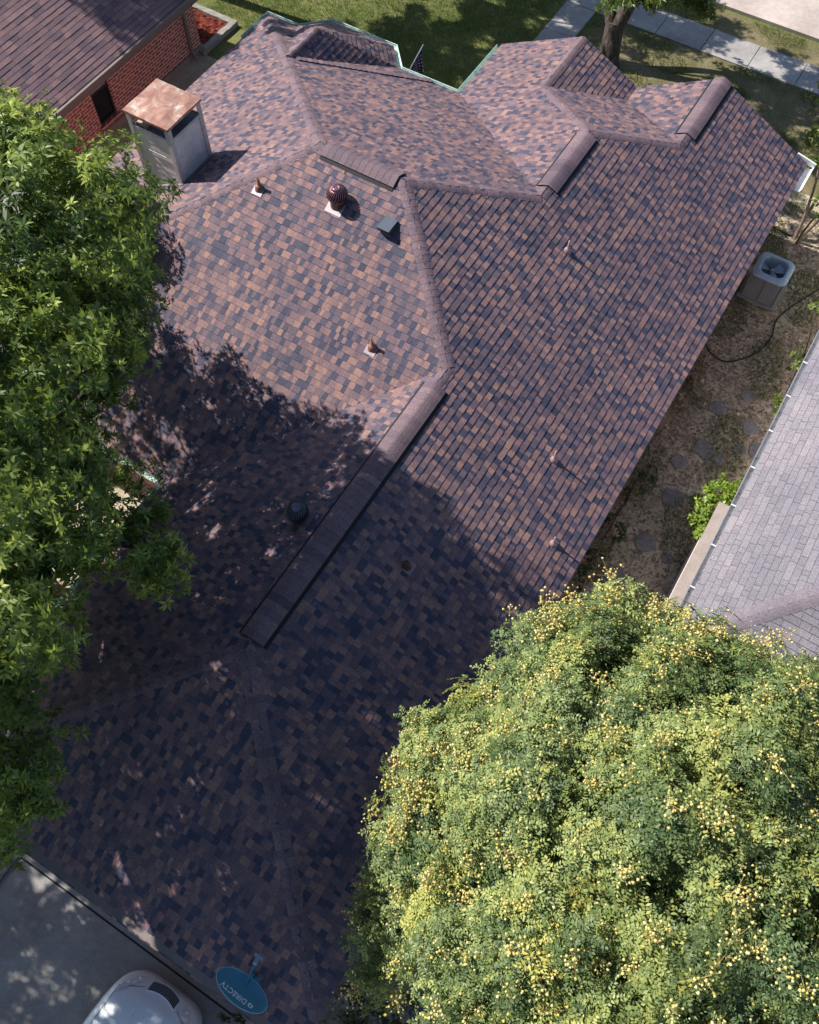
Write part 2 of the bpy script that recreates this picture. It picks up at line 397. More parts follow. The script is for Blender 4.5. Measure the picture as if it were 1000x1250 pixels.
def tri(a, b, c, seed):
    pl = plane3(a, b, c); g = Vector((-pl[1], -pl[2])).normalized()
    shingles(rb, pl, [[a[:2], b[:2], c[:2]]], (g.x, g.y), seed)
V0 = (-5.8, 3.8, 3.95); A5 = (-5.8, 5.15, 3.95)
tri(V0, A5, (-4.2, 6.5, 2.6), 15); tri(A5, (-4.2, 6.5, 2.6), (-4.8, 7.2, 2.6), 16); tri(A5, (-4.8, 7.2, 2.6), (-6.8, 7.2, 2.6), 17); tri(A5, (-6.8, 7.2, 2.6), (-7.5, 6.5, 2.6), 18); tri(V0, A5, (-7.5, 6.5, 2.6), 19)
shingles(rb, (4.8-1.05, .5, 0), [[(2.1,2.1),(2.1,4.45),(.06,6.49),(-2.3,6.5)], [(.06,6.49),(.06,8.7),(-2.3,8.85),(-2.3,6.5)]], (-1, 0), 20)
shingles(rb, (4.8+.5*4.45, 0, -.5), [[(2.1,4.45),(3.78,6.13),(1.74,8.17),(.06,6.49)]], (0, 1), 21)
shingles(rb, (3.78+.03, -.5, 0), [[(.06,6.49),(1.74,8.17),(1.74,8.77),(.06,8.7)]], (1, 0), 22)
shingles(rb, (3.96-.5*3.78, .5, 0), [[(3.78,6.13),(3.78,8.85),(1.74,8.77),(1.74,8.17)]], (-1, 0), 23)
shingles(rb, (4.55+.5*9.2, 0, .5), [[(2.6,-9.2),(6.5,-13.1),(6.5,-13.7),(-1.6,-13.7),(-1.6,-13.4)]], (0, -1), 24)
shingles(rb, (4.55-1.3, .5, 0), [[(2.6,-2.6),(2.6,-9.2),(-1.6,-13.4),(-1.6,-6.8)]], (-1, 0), 25)
rb.build('roof', [M['shingle'], M['underlay']], house)
# hips, ridges and vents
A = (-2, 0, 5.85); B = (0, 0, 5.85); Cc = (2.6, -2.6, 4.55); D = (2.6, -9.2, 4.55); E_ = (2.1, 2.1, 4.8); F_ = (2.1, 4.45, 4.8); G = (3.78, 6.13, 3.96); H = (3.78, 8.85, 3.96); J = (.06, 6.49, 3.78); K = (.06, 8.7, 3.78)
def lerp(a, b, t): return tuple(a[i] + (b[i]-a[i])*t for i in range(3))
caps = [((-8.8, -6.8, 2.45), A, NXm, NYm), ((-8.5, 6.5, 2.6), A, NXm, NY), (Cc, B, NYm, NX), (E_, B, NX, NY), (J, F_, NXm, NY), (G, F_, NY, NX), ((6.5, -13.1, 2.6), D, NX, NYm), ((-1.6, -13.4, 2.45), D, NXm, NYm), (K, J, NX, NXm)]
for i, (a, b, n1, n2) in enumerate(caps): ridge_cap(a, b, n1, n2, .145, seed=40+i, parent=house)
bn = Vector((.8, .5, 1)); 
ridge_cap((-5.8, 5.15, 3.95), (-5.8, 3.9, 3.97), (.8, 0, 1), (-.8, 0, 1), .115, seed=60, parent=house)
ridge_cap((-3.15, 6.48, 2.61), (-5.62, 3.98, 3.86), (0, .5, 1), (.02, .5, 1), .13, lift=.03, st=.02, seed=61, parent=house, vent=False)
for i, (a, b, n1, n2) in enumerate([(lerp(B, A, .06), lerp(B, A, .93), NYm, NY), (lerp(D, Cc, .03), lerp(D, Cc, .93), NX, NXm), (lerp(F_, E_, .04), lerp(F_, E_, .86), NX, NXm), (lerp(H, G, .0), lerp(H, G, .85), NX, NXm)]):
    v = ridge_cap(a, b, n1, n2, .235, seed=70+i, vent=True, parent=house, name='ridge_vent')
for i, (a, b, n1, n2) in enumerate([(B, A, NYm, NY), (D, Cc, NX, NXm), (F_, E_, NX, NXm), (H, G, NX, NXm)]):
    L = (Vector(a)-Vector(b)).length
    ridge_cap(lerp(b, a, -.0), lerp(b, a, .16 if i else .09), n1, n2, .15, seed=80+i, parent=house)
# walls, soffit, fascia
foot = [(6.5,-13.7),(6.5,8.85),(1.74,8.77),(-2.3,8.85),(-2.3,6.5),(-4.2,6.5),(-4.8,7.2),(-6.8,7.2),(-7.5,6.5),(-8.5,6.5),(-8.5,-6.8),(-1.6,-6.8),(-1.6,-13.7)]
def inset(poly, d):
    n = len(poly); out = []
    for i in range(n):
        p = Vector(poly[i-1]); q = Vector(poly[i]); r = Vector(poly[(i+1) % n]); a = (q-p).normalized(); b = (r-q).normalized()
        na = Vector((-a.y, a.x)); nb = Vector((-b.y, b.x)); k = 1 + na.dot(nb); out.append(tuple(q + (na+nb)*(d/k)))
    return out
wl = inset(foot, .5); mb = MB()
for i in range(len(wl)):
    a = wl[i]; b = wl[(i+1) % len(wl)]
    mb.face([(*a, 0), (*b, 0), (*b, 2.4), (*a, 2.4)])
for (xa, xb, xr, zr, ze, yw) in ((-1.9, 1.74, .06, 3.7, 2.75, 8.35), (1.74, 6.1, 3.78, 3.88, 2.75, 8.35)):
    mb.face([(xa, yw, 2.3), (xb, yw, 2.3), (xb, yw, ze), (xr, yw, zr), (xa, yw, ze)])
mb.build('wall', M['brick'], house)
mb = MB()
mb.face([(x, y, 2.385) for x, y in inset(foot, .03)], .5)
fo = foot; fi = inset(foot, .03)
for i in range(len(fo)):
    a = fi[i]; b = fi[(i+1) % len(fi)]
    top = 2.42 if (a[1] < -6 and b[1] < -6 and not (a[0] > 6 or b[0] > 6)) else 2.575
    if a[0] < -8 and b[0] < -8: top = 2.42
    if a[1] < -13.5 and b[1] < -13.5: top = 2.27
    mb.face([(*a, 2.24 if top < 2.3 else 2.38), (*b, 2.24 if top < 2.3 else 2.38), (*b, top), (*a, top)])
# barge boards on the two gables
for P_, Q_ in (((-2.3, 8.82, 2.55), (.06, 8.67, 3.73)), ((.06, 8.67, 3.73), (1.74, 8.74, 2.9)), ((1.74, 8.74, 2.9), (3.78, 8.82, 3.91)), ((3.78, 8.82, 3.91), (6.5, 8.82, 2.56))):
    mb.beam((P_[0], P_[1], P_[2]-.09), (Q_[0], Q_[1], Q_[2]-.09), .025, .16)
mb.build('fascia', M['trim'], house)
mb = MB(); mb.box((6.49, -13.7, 2.545), (6.515, 7.93, 2.592)); mb.build('drip_edge', M['trim'], house)
# gutters: open U channels
def gutter(path, mat, debris=False, w=.11, dpt=.09, z=None, seed=0, parent=house, hangers=False):
    mb = MB(); P = [Vector(p) for p in path]; rows = []
    for i, p in enumerate(P):
        a = (P[i]-P[i-1]).normalized() if i else (P[1]-P[0]).normalized(); b = (P[i+1]-P[i]).normalized() if i < len(P)-1 else a
        o1 = Vector((a.y, -a.x, 0)); o2 = Vector((b.y, -b.x, 0)); o = (o1+o2)/(1+o1.dot(o2))
        pr = [(0.005, 0), (.005, -dpt), (w*.75, -dpt), (w, -dpt*.45), (w, 0), (w+.014, .006), (w+.014, -.012), (w+.004, -.014), (w+.006, -dpt*.5), (w*.78, -dpt-.006), (-.002, -dpt-.006), (-.002, 0)]
        rows.append([p + o*q[0] + Vector((0, 0, q[1])) for q in pr])
    mb.grid(rows, .5, 0, True)
    mb.face(rows[0], .5); mb.face(rows[-1], .5)
    g = mb.build('gutter', M[mat], parent)
    if hangers:
        for i in range(len(P)-1):
            d = P[i+1]-P[i]; L = d.length; k = .45; d.normalize(); o = Vector((d.y, -d.x, 0))
            while k < L:
                c = P[i]+d*k; h = MB(); h.beam(c + Vector((0, 0, .002)), c + o*(w+.005) + Vector((0, 0, .002)), .028, .006); h.build('hanger', M['gutter_white'], g); k += hangers
    if debris:
        m2 = MB(); rg = random.Random(seed)
        for i in range(len(P)-1):
            a = P[i]; b = P[i+1]; d = b-a; L = d.length; d.normalize(); o = Vector((d.y, -d.x, 0)); k = 0
            while k < L:
                if rg.random() < debris:
                    c = a + d*k + o*rg.uniform(.02, w*.8) + Vector((0, 0, -rg.uniform(.01, .05))); s_ = rg.uniform(.012, .035)
                    q = Vector((rg.uniform(-1, 1), rg.uniform(-1, 1), rg.uniform(-.3, .3))).normalized()*s_; r = Vector((-q.y, q.x, rg.uniform(-.01, .01)))
                    m2.face([c-q, c-r*.5, c+q, c+r*.5], rg.random())
                k += .012
        if m2.v: tag(m2.build('leaf_litter', M['debris'], g), kind='stuff')
    return g
gutter([(-8.8, -6.8, 2.43), (-1.6, -6.8, 2.43), (-1.6, -13.5, 2.43)], 'gutter', .45, seed=1)
gutter([(-2.3, 8.8, 2.58), (-2.3, 6.5, 2.58), (-4.2, 6.5, 2.58), (-4.8, 7.2, 2.58), (-6.8, 7.2, 2.58), (-7.5, 6.5, 2.58), (-8.5, 6.5, 2.58), (-8.5, 5.35, 2.58)], 'gutter', .12, seed=3)
gutter([(6.5, 7.95, 2.585), (6.5, 8.87, 2.585), ], 'gutter_white', 0, w=.16)
mb = MB(); mb.beam((6.5-.35, 8.9, 2.72), (6.68, 8.9, 2.60), .05, .12); mb.build('gutter_return', M['gutter_white'], house)

# chimney (thing part > sub-parts)
chim = empty('chimney', (-5.45, -.8, 3.6)); chim.parent = house
X0, X1, Y0, Y1 = -5.98, -4.92, -1.31, -.29
mb = MB(); zt = 5.5
def lap(mb, a, b, z0, z1, out, ex=.16):
    """lap siding between plan points a,b"""
    a = Vector(a); b = Vector(b); o = Vector(out); z = z0
    while z < z1:
        zz = min(z+ex, z1); p0 = a+o*.008; p1 = b+o*.008; q0 = a+o*.003; q1 = b+o*.003
        mb.face([(*p0, z), (*p1, z), (*q1, zz), (*q0, zz)]); mb.face([(*q0, z-.001), (*q1, z-.001), (*p1, z), (*p0, z)]); z = zz
lap(mb, (X0, Y0), (X1, Y0), 3.6, zt, (0, -1)); lap(mb, (X1, Y0), (X1, Y1), 3.4, zt, (1, 0)); lap(mb, (X1, Y1), (X0, Y1), 3.4, zt, (0, 1)); lap(mb, (X0, Y1), (X0, Y0), 3.4, zt, (-1, 0))
mb.build('siding', M['siding'], chim)
mb = MB()
for x, y in ((X0, Y0), (X1, Y0), (X1, Y1), (X0, Y1)):
    sx = 1 if x == X0 else -1; sy = 1 if y == Y0 else -1
    mb.box((min(x-sx*.03, x+sx*.075), min(y-sy*.03, y-sy*.005), 3.6), (max(x-sx*.03, x+sx*.075), max(y-sy*.03, y-sy*.005), 5.815))
    mb.box((min(x-sx*.03, x-sx*.005), min(y-sy*.004, y+sy*.075), 3.6), (max(x-sx*.03, x-sx*.005), max(y-sy*.004, y+sy*.075), 5.815))
mb.box((X0+.05, Y0-.024, zt-.03), (X1-.05, Y0-.001, zt+.02)); mb.box((X1+.001, Y0+.05, zt-.03), (X1+.024, Y1-.05, zt+.02))
mb.box((X0+.35, Y0-.028, 4.98), (X1-.25, Y0-.017, 5.0))
mb.build('corner_board', M['corner'], chim)
mb = MB(); mb.box((X0+.01, Y0+.01, zt-.08), (X1-.01, Y1-.01, zt-.03)); mb.box((-5.6, -.95, zt-.03), (-5.3, -.62, zt+.12)); mb.build('flue_pan', M['boxvent'], chim)
mb = MB(); mb.box((X0+.1, Y0+.06, zt-.029), (X0+.36, Y0+.3, zt+.03)); mb.build('loose_brick', speck('tan_tile', (.45, .32, .24), .15, 12), chim)
mb = MB()
capz = 5.82
rows = [[(X0-.06 + (X1-X0+.12)*i/8, Y0-.06 + (Y1-Y0+.12)*j/8, capz + .03 + .035*(1-max(abs(i-4), abs(j-4))/4) + .006*math.sin(i*2.1+j)) for i in range(9)] for j in range(9)]
mb.grid(rows); mb.box((X0-.06, Y0-.06, capz-.03), (X1+.06, Y1+.06, capz+.029))
mb.build('chimney_cap', M['rust'], chim)
mb = MB()
def onroof(pl, x, y): return pl[0] + pl[1]*x + pl[2]*y
pl3 = (6.85, .5, 0)
for (a, b) in (((X0-.12, Y0-.1), (X1+.1, Y0-.02)), ((X1+.02, Y0-.1), (X1+.1, Y1+.1))):
    q = [(a[0], a[1]), (b[0], a[1]), (b[0], b[1]), (a[0], b[1])]
    mb.face([(x, y, onroof(pl3, x, y)+.022) for x, y in q])
mb.build('flashing', M['flash_dull'], chim)

# roof furniture
PP1 = (5.85, -.5, 0); PP2 = (5.85, 0, .5); PP8 = (3.25, .5, 0)
def flash(mb, pl, x, y, s, t=.5):
    g = Vector((-pl[1], -pl[2])).normalized(); h = Vector((-g.y, g.x)); P_ = [(Vector((x, y)) + g*s*a + h*s*b) for a, b in ((-.1, -.8), (.95, -.8), (.95, .8), (-.1, .8))]
    mb.face([(p.x, p.y, onroof(pl, p.x, p.y)+.021) for p in P_], t)
def turbine(x, y, pl, mat, label, rot=0., fm='flash'):
    z = onroof(pl, x, y); e = empty('turbine_vent', (x, y, z)); e.parent = house; e['label'] = label
    mb = MB(); flash(mb, pl, x, y, .235); mb.build('flashing', M[fm], e)
    mb = MB(); mb.lathe((x, y, z), [(.155, -.08), (.15, .1), (.165, .11), (.165, .135), (.14, .14)], 28); mb.build('neck', M['brown_metal'], e, smooth=True)
    mb = MB(); N = 26; zc = .13
    prof = [(.165, 0), (.198, .05), (.215, .11), (.21, .17), (.175, .225), (.115, .262), (.075, .272)]
    for i in range(N):
        rows = []
        for j, (r, h) in enumerate(prof):
            ph = rot + 2*math.pi*i/N + j*.10
            w = 2*math.pi/N*.7
            rows.append([(x + r*1.0*math.cos(ph), y + r*1.0*math.sin(ph), z+zc+h), (x + (r+.006)*math.cos(ph+w*.5), y+(r+.006)*math.sin(ph+w*.5), z+zc+h), (x + (r-.028)*math.cos(ph+w), y + (r-.028)*math.sin(ph+w), z+zc+h)])
        mb.grid(rows)
    mb.lathe((x, y, z+zc), [(.17, -.012), (.178, 0), (.17, .012), (.15, .012)], 28)
    mb.build('blade', M[mat], e, smooth=True)
    mb = MB(); mb.lathe((x, y, z+zc), [(.085, .266), (.082, .28), (.05, .288), (.045, .278), (.02, .29), (.001, .292)], 24); mb.build('top_plate', M[mat], e, smooth=True); mb = MB(); mb.lathe((x, y, z+zc), [(.15, .0), (.165, .08), (.15, .18), (.09, .235), (.001, .24)], 16, .1); mb.build('dark_hollow', M['dark_slot'], e, smooth=True)  # black inner body paints the darkness seen between the blades
turbine(-1.04, -.86, PP2, 'turbine_red', 'maroon turbine vent in full sun near the top ridge')
turbine(1.84, -6.64, PP8, 'turbine_shaded', 'turbine vent coloured dark bluish for its shade beside the long ridge vent', .1, 'flash_dull')
# hooded box vent
bx, by = .17, -.86; bz = onroof(PP2, bx, by)
e = empty('box_vent', (bx, by, bz)); e.parent = house
Mx = Matrix.Translation((bx, by, bz)) @ Matrix.Rotation(math.atan(.5), 4, 'X')
mb = MB()
def TQ(pts): return [tuple(Mx @ Vector(p)) for p in pts]
w = .145
mb.face(TQ([(-w, -.15, .24), (w, -.15, .24), (w*.9, .17, .06), (-w*.9, .17, .06)]), .5, 0)
mb.face(TQ([(-w, -.15, .24), (-w, -.15, .04), (w, -.15, .04), (w, -.15, .24)]), .5, 1)
for s_ in (-1, 1): mb.face(TQ([(s_*w, -.15, .24), (s_*w, -.15, .04), (s_*w*.95, .02, .01), (s_*w*.9, .17, .0), (s_*w*.9, .17, .06)]), .5, 1)
mb.box((-.11, -.1, -.02), (.11, .1, .09), .5, 1, Mx)
mb.build('hood', [M['boxvent'], M['boxvent_side']], e)
mb = MB(); flash(mb, PP2, bx, by, .17); mb.build('flashing', M['flash_dull'], e)
# vent pipes
def pipe(x, y, pl, h, r, lab, fl, boot='pipe', ball=False):
    z = onroof(pl, x, y); e = empty('vent_pipe', (x, y, z)); e.parent = house; e['label'] = lab
    mb = MB(); flash(mb, pl, x, y, .15 if not ball else .1)
    mb.build('flashing', M[fl], e)
    mb = MB()
    if ball: mb.lathe((x, y, z), [(.085, -.05), (.078, .03), (.06, .075), (.035, .1), (.02, .11), (.018, h), (.0, h)], 16)
    else: mb.lathe((x, y, z), [(.1, -.06), (.085, .06), (.062, .1), (.052, .105), (.036, .11), (.034, h), (.02, h), (.02, h-.05)], 16)
    mb.build('pipe_boot', M[boot], e, smooth=True)
pipe(-2.75, -1.22, PP2, .27, .03, 'brown vent pipe with pale flashing nearest the chimney', 'flash', 'pipe')
pipe(1.04, -2.89, PP2, .25, .03, 'brown vent pipe with pale flashing beside the lower valley', 'flash', 'pipe')
pipe(3.13, 1.5, PP1, .3, .03, 'pinkish vent pipe highest on the right slope', 'flash_dull', 'pipe_pink', True)
pipe(5.1, -2.62, PP1, .34, .03, 'pinkish vent pipe with long shadow above the right eave', 'flash_dull', 'pipe_pink', True)
pipe(5.9, -4.06, PP1, .30, .03, 'pinkish vent pipe closest to the yellow flowering tree', 'flash_dull', 'pipe_pink', True)
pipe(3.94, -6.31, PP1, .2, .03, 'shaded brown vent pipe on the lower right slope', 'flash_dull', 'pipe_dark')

# ------------------------------------------------------------------ satellite dish
dish = empty('satellite_dish', (5.55, -13.1, 2.85), 'grey blue oval satellite dish with white lettering at the bottom corner of the roof', 'satellite dish')
dc = Vector((5.33, -13.33, 3.22)); dn = Vector((.12, .42, .9)).normalized()
ux = Vector((1, 0, 0)); ux = (ux - dn*ux.dot(dn)).normalized(); uy = dn.cross(ux)
mb = MB(); rows = []
for j in range(9):
    r = j/8
    rows.append([dc + ux*(.455*r*math.cos(a)) + uy*(.215*r*math.sin(a)) + dn*(.06*r*r-.06) for a in [2*math.pi*k/48 for k in range(48)]])
mb.grid(rows, .5, 0, True)
rim = [[dc + ux*((.455+q)*math.cos(a)) + uy*((.215+q)*math.sin(a)) + dn*h for a in [2*math.pi*k/48 for k in range(48)]] for q, h in ((0, 0), (.006, .003), (.01, -.006), (.0, -.012))]
mb.grid(rim, .5, 1, True)
rows2 = [[p - dn*.012 for p in r] for r in rows]; mb.grid(rows2, .5, 0, True)
mb.build('reflector', [M['dish'], speck('dish_rim', (.3, .5, .62), .1, 10, .4)], dish, smooth=True)
# lettering on the dish face, reading with its top towards the low rim
def text_mesh(body, size, Mtx, mat, name, parent, depth=.001):
    cu = bpy.data.curves.new(name, 'FONT'); cu.body = body; cu.size = size; cu.align_x = 'CENTER'; cu.align_y = 'CENTER'; cu.extrude = depth; cu.offset = .0016
    to = bpy.data.objects.new(name+'_tmp', cu); COL.objects.link(to); bpy.context.view_layer.update()
    dg = bpy.context.evaluated_depsgraph_get(); me = bpy.data.meshes.new_from_object(to.evaluated_get(dg)); bpy.data.objects.remove(to)
    me.transform(Mtx); me.materials.clear(); me.materials.append(mat)
    o = bpy.data.objects.new(name, me); COL.objects.link(o)
    if parent: o.parent = parent; me.transform(Matrix.Translation(-Vector(parent.location)))
    return o
tx, ty = -ux, -uy
M['letter'] = speck('pale_lettering', (.66, .72, .76), .1, 10, .6)
def on_dish(me_verts, ox, oy):
    for v in me_verts:
        x = ox + v.co.x; y = oy + v.co.y      # text space: x runs along tx, y along ty
        h = .06*((x/.455)**2 + (y/.215)**2) - .06 + .003 + max(0, v.co.z)
        v.co = dc + tx*x + ty*y + dn*h
def dish_text(body, size, ox, oy, name):
    cu = bpy.data.curves.new(name, 'FONT'); cu.body = body; cu.size = size; cu.align_x = 'CENTER'; cu.align_y = 'CENTER'; cu.offset = .0028; cu.space_character = 1.08
    to = bpy.data.objects.new(name+'_tmp', cu); COL.objects.link(to); bpy.context.view_layer.update()
    me = bpy.data.meshes.new_from_object(to.evaluated_get(bpy.context.evaluated_depsgraph_get())); bpy.data.objects.remove(to)
    on_dish(me.vertices, ox, oy); me.materials.clear(); me.materials.append(M['letter']); me.transform(Matrix.Translation(-Vector(dish.location)))
    o = bpy.data.objects.new(name, me); COL.objects.link(o); o.parent = dish
dish_text('DIRECTV', .112, .075, .088, 'lettering')
for k, (r0, r1, a0, a1) in enumerate(((.012, .042, -1.5, 1.5), (.016, .044, 1.9, 4.2))):
    pts = [[Vector((r*math.cos(a0+(a1-a0)*i/10), r*math.sin(a0+(a1-a0)*i/10)*.9, 0)) for i in range(11)] for r in (r0, r1)]
    mb = MB(); mb.grid([[dc + tx*(-.235+p.x) + ty*(.088+p.y) + dn*(.06*(((-.235+p.x)/.455)**2 + ((.088+p.y)/.215)**2) - .057) for p in r] for r in pts]); mb.build('emblem', M['letter'], dish)
armb = dc + uy*.2 - dn*.03; lnb = Vector((5.29, -12.86, 3.28))
mb = MB(); mb.beam(armb - uy*.1, lnb, .035, .03); mb.build('arm', M['dish'], dish)
mb = MB(); d_ = (dc + dn*.1 - lnb).normalized()
mb.tube([lnb - d_*.02, lnb + d_*.06, lnb + d_*.075], [.028, .032, .04], 14, .5, 0); mb.tube([lnb + d_*.075, lnb + d_*.085], [.036, .03], 14, .5, 1)
mb.box((-.075, -.022, -.02), (.075, .022, .02), .5, 0, Matrix.Translation(lnb + Vector((0, .035, 0))))
mb.build('receiver', [speck('receiver_housing', (.20, .30, .37), .1, 10), M['white']], dish)
mb = MB(); mp = Vector((5.62, -13.1, onroof(PP1, 5.62, -13.1))); mp = Vector((5.3, -13.25, 2.55+.0)); mb.tube([(5.33, -13.12, 2.5), (5.33, -13.2, 2.9), tuple(dc - dn*.11)], .025, 10); mb.box((5.25, -13.2, 2.56), (5.41, -13.04, 2.6)); mb.build('mast', M['dish'], dish)

# ------------------------------------------------------------------ neighbouring house on the left
bh = empty('brick_house', (-11.75, 0, 0), 'neighbouring red brick house with plum shingle roof at the upper left corner', 'house')
mb = MB(); XW = -11.78
wy = [(-9, 2.2), (2.92, 6.87)]
wz0, wz1 = .42, 1.92
mb.face([(XW, -9, 0), (XW, 2.2, 0), (XW, 2.2, 2.5), (XW, -9, 2.5)]); mb.face([(XW, 2.92, 0), (XW, 6.87, 0), (XW, 6.87, 2.5), (XW, 2.92, 2.5)])
mb.face([(XW, 2.2, 0), (XW, 2.92, 0), (XW, 2.92, wz0), (XW, 2.2, wz0)]); mb.face([(XW, 2.2, wz1), (XW, 2.92, wz1), (XW, 2.92, 2.5), (XW, 2.2, 2.5)])
mb.face([(XW, 2.2, wz0), (XW-.1, 2.2, wz0), (XW-.1, 2.2, wz1), (XW, 2.2, wz1)]); mb.face([(XW, 2.92, wz0), (XW-.1, 2.92, wz0), (XW-.1, 2.92, wz1), (XW, 2.92, wz1)])
mb.face([(XW, 6.87, 0), (-22, 6.87, 0), (-22, 6.87, 2.5), (XW, 6.87, 2.5)]); mb.face([(XW, -9, 0), (-22, -9, 0), (-22, -9, 2.5), (XW, -9, 2.5)])
mb.build('wall', M['brick'], bh)
win = MB(); 
for a, b in (((XW-.09, 2.2, wz0), (XW-.03, 2.25, wz1)), ((XW-.09, 2.87, wz0), (XW-.03, 2.92, wz1)), ((XW-.09, 2.25, wz0), (XW-.03, 2.87, wz0+.05)), ((XW-.09, 2.25, wz1-.05), (XW-.03, 2.87, wz1)), ((XW-.085, 2.25, 1.36), (XW-.035, 2.87, 1.4))): win.box(a, b)
wo = win.build('window', M['window_frame'], bh)
mb = MB(); mb.face([(XW-.07, 2.24, wz0), (XW-.07, 2.88, wz0), (XW-.07, 2.88, 1.38), (XW-.07, 2.24, 1.38)], .5, 0); mb.face([(XW-.06, 2.24, 1.38), (XW-.06, 2.88, 1.38), (XW-.06, 2.88, wz1), (XW-.06, 2.24, wz1)], .5, 1); mb.build('pane', [M['glass'], M['window_head']], wo)
mb = MB(); mb.box((XW-.05, 2.12, wz0-.075), (XW+.07, 3.0, wz0)); mb.build('sill', M['brick'], wo)
mb = MB(); mb.box((XW-.1, -9, -.3), (XW+.05, 6.92, .24)); mb.build('foundation', M['foundation'], bh)
mb = MB(); mb.box((XW+.003, 6.33, .3), (XW+.08, 6.43, 2.42)); mb.beam((XW+.045, 6.38, .33), (XW+.2, 6.38, .06), .09, .075); mb.build('downspout', M['trim'], bh)
mb = MB(); EX = -11.02; EZ = 2.5
shingles(mb, (EZ - .0 + .5*EX, -.5, 0), [[(EX, -9.5), (EX, 7.3), (-16.8, 7.3), (-16.8, -9.5)]], (1, 0), 90, course=.145, widths=(.22, .3, .3, .4, .5), thick=.006, contrast=.7, bias=.04)
shingles(mb, (EZ + .5*(EX+16.8) + 8.4, .5, 0), [[(-16.8, -9.5), (-16.8, 7.3), (-22.6, 7.3), (-22.6, -9.5)]], (-1, 0), 91, widths=(.6, .9))
mb.build('roof', [M['shingle_left'], M['underlay']], bh)
mb = MB(); mb.box((EX-.03, -9.5, EZ-.32), (EX-.005, 7.3, EZ-.012)); mb.box((EX-.02, -9.5, EZ-.115), (EX+.10, 7.3, EZ-.016)); mb.box((XW-.02, -9.4, EZ-.2), (EX-.031, 7.2, EZ-.17))
mb.face([(EX, 7.28, EZ-.1), (-16.8, 7.28, EZ-.1+.5*(EX+16.8)), (-22.6, 7.28, EZ-.1)])
mb.build('fascia', M['trim'], bh)
# flower bed
bed = empty('flower_bed', (-12.5, 7.6, 0), 'bed of red mulch edged with rough stone at the corner of the brick house', 'flower bed')
mb = MB(); rg = random.Random(5); 
def rough(mb, a, b, rg, n=6):
    a = Vector(a); b = Vector(b); rows = []
    for i in range(n+1):
        c = a.lerp(b, i/n); d = (b-a).normalized(); o = Vector((-d.y, d.x, 0)); j = lambda s: rg.uniform(-s, s)
        rows.append([c + o*(-.11+j(.012)), c + o*(-.10+j(.012)) + Vector((0, 0, .15+j(.012))), c + o*(.10+j(.012)) + Vector((0, 0, .15+j(.012))), c + o*(.11+j(.012))])
    mb.grid(rows); mb.face(rows[0]); mb.face(rows[-1])
rough(mb, (-11.68, 6.7, 0), (-11.68, 8.5, 0), rg, 9); rough(mb, (-11.8, 8.42, 0), (-16, 8.42, 0), rg, 20); mb.build('stone_edging', M['stone'], bed)
mb = MB(); rows = [[(-16+4.3*i/40, 6.88+1.45*j/14, .07 + .05*math.sin(i*1.7+j*2.3)*math.sin(j*.9) + rg.uniform(-.02, .02)) for i in range(41)] for j in range(15)]; mb.grid(rows); mb.build('mulch', M['mulch'], bed)

# ------------------------------------------------------------------ neighbouring house on the right
gh = empty('grey_roofed_house', (12, 0, 0), 'neighbouring house with pale grey shingle roof cut by the right edge', 'house')
GX = 8.66; GZ = 2.5; GY = -4.55
mb = MB(); a0 = GZ - .5*GX
shingles(mb, (a0, .5, 0), [[(GX, GY), (15.0, GY+6.34), (15.0, 12.0), (GX, 12.0)]], (-1, 0), 101, course=.14, widths=(.12, .2, .3, .33, .45), thick=.008, contrast=.5, gap=.006, bias=-.05)
shingles(mb, (GZ - .5*GY, 0, .5), [[(GX, GY), (15.0, GY+6.34), (21.3, GY)]], (0, -1), 102, course=.14, widths=(.2, .3, .33, .5), thick=.008, contrast=.6, gap=.006)
shingles(mb, (GZ + .5*21.3, -.5, 0), [[(15.0, GY+6.34), (15.0, 12.0), (21.3, 12.0), (21.3, GY)]], (1, 0), 103, course=.14, widths=(.5, .9), thick=.007, contrast=.7)
mb.build('roof', [M['shingle_grey'], M['underlay']], gh)
M['cap_grey'] = shingle_mat('grey_ridge_cap', [(0, (.17, .148, .175)), (.5, (.20, .175, .20)), (1, (.235, .205, .22))])
ridge_cap((GX, GY, GZ), (15.0, GY+6.34, GZ+3.17), NXm, NYm, .19, seed=110, parent=gh, mat='cap_grey')
mb = MB(); mb.face([(9.15, -4.0, 0), (9.15, 11.5, 0), (9.15, 11.5, 2.4), (9.15, -4.0, 2.4)]); mb.face([(9.15, -4.0, 0), (21, -4.0, 0), (21, -4.0, 2.4), (9.15, -4.0, 2.4)]); mb.face([(9.15, 11.5, 0), (21, 11.5, 0), (21, 11.5, 2.4), (15, 11.5, 5.3), (9.15, 11.5, 2.4)]); mb.build('wall', M['siding'], gh)  # unseen wall, made pale to bounce light into the side yard
mb = MB(); mb.box((GX+.005, GY, GZ-.18), (GX+.03, 12, GZ-.01)); mb.box((GX+.03, GY, GZ-.18), (9.2, 12, GZ-.16)); mb.box((GX+.03, GY, GZ-.18), (21, GY+.03, GZ-.012)); mb.build('fascia', M['trim'], gh)
gutter([(GX, 11.9, GZ-.01), (GX, GY, GZ-.01)], 'gutter_grey', .1, w=.10, seed=9, parent=gh, hangers=1.05)
# bump-out with its own little shingled lid
mb = MB(); mb.box((8.42, -3.75, 0), (9.14, -1.12, 2.16)); bo = mb.build('bump_out', M['siding'], gh)  # sides kept pale as well, to bounce light
mb = MB(); shingles(mb, (2.2-.12*8.34, .12, 0), [[(8.34, -3.8), (8.34, -1.04), (8.9, -1.04), (8.9, -3.8)]], (-1, 0), 104, course=.2, widths=(.3, .5), thick=.006, contrast=.4)
mb.build('lid', [speck('tan_weathered_shingle', (.31, .26, .235), .18, 30, .85), M['underlay']], bo)

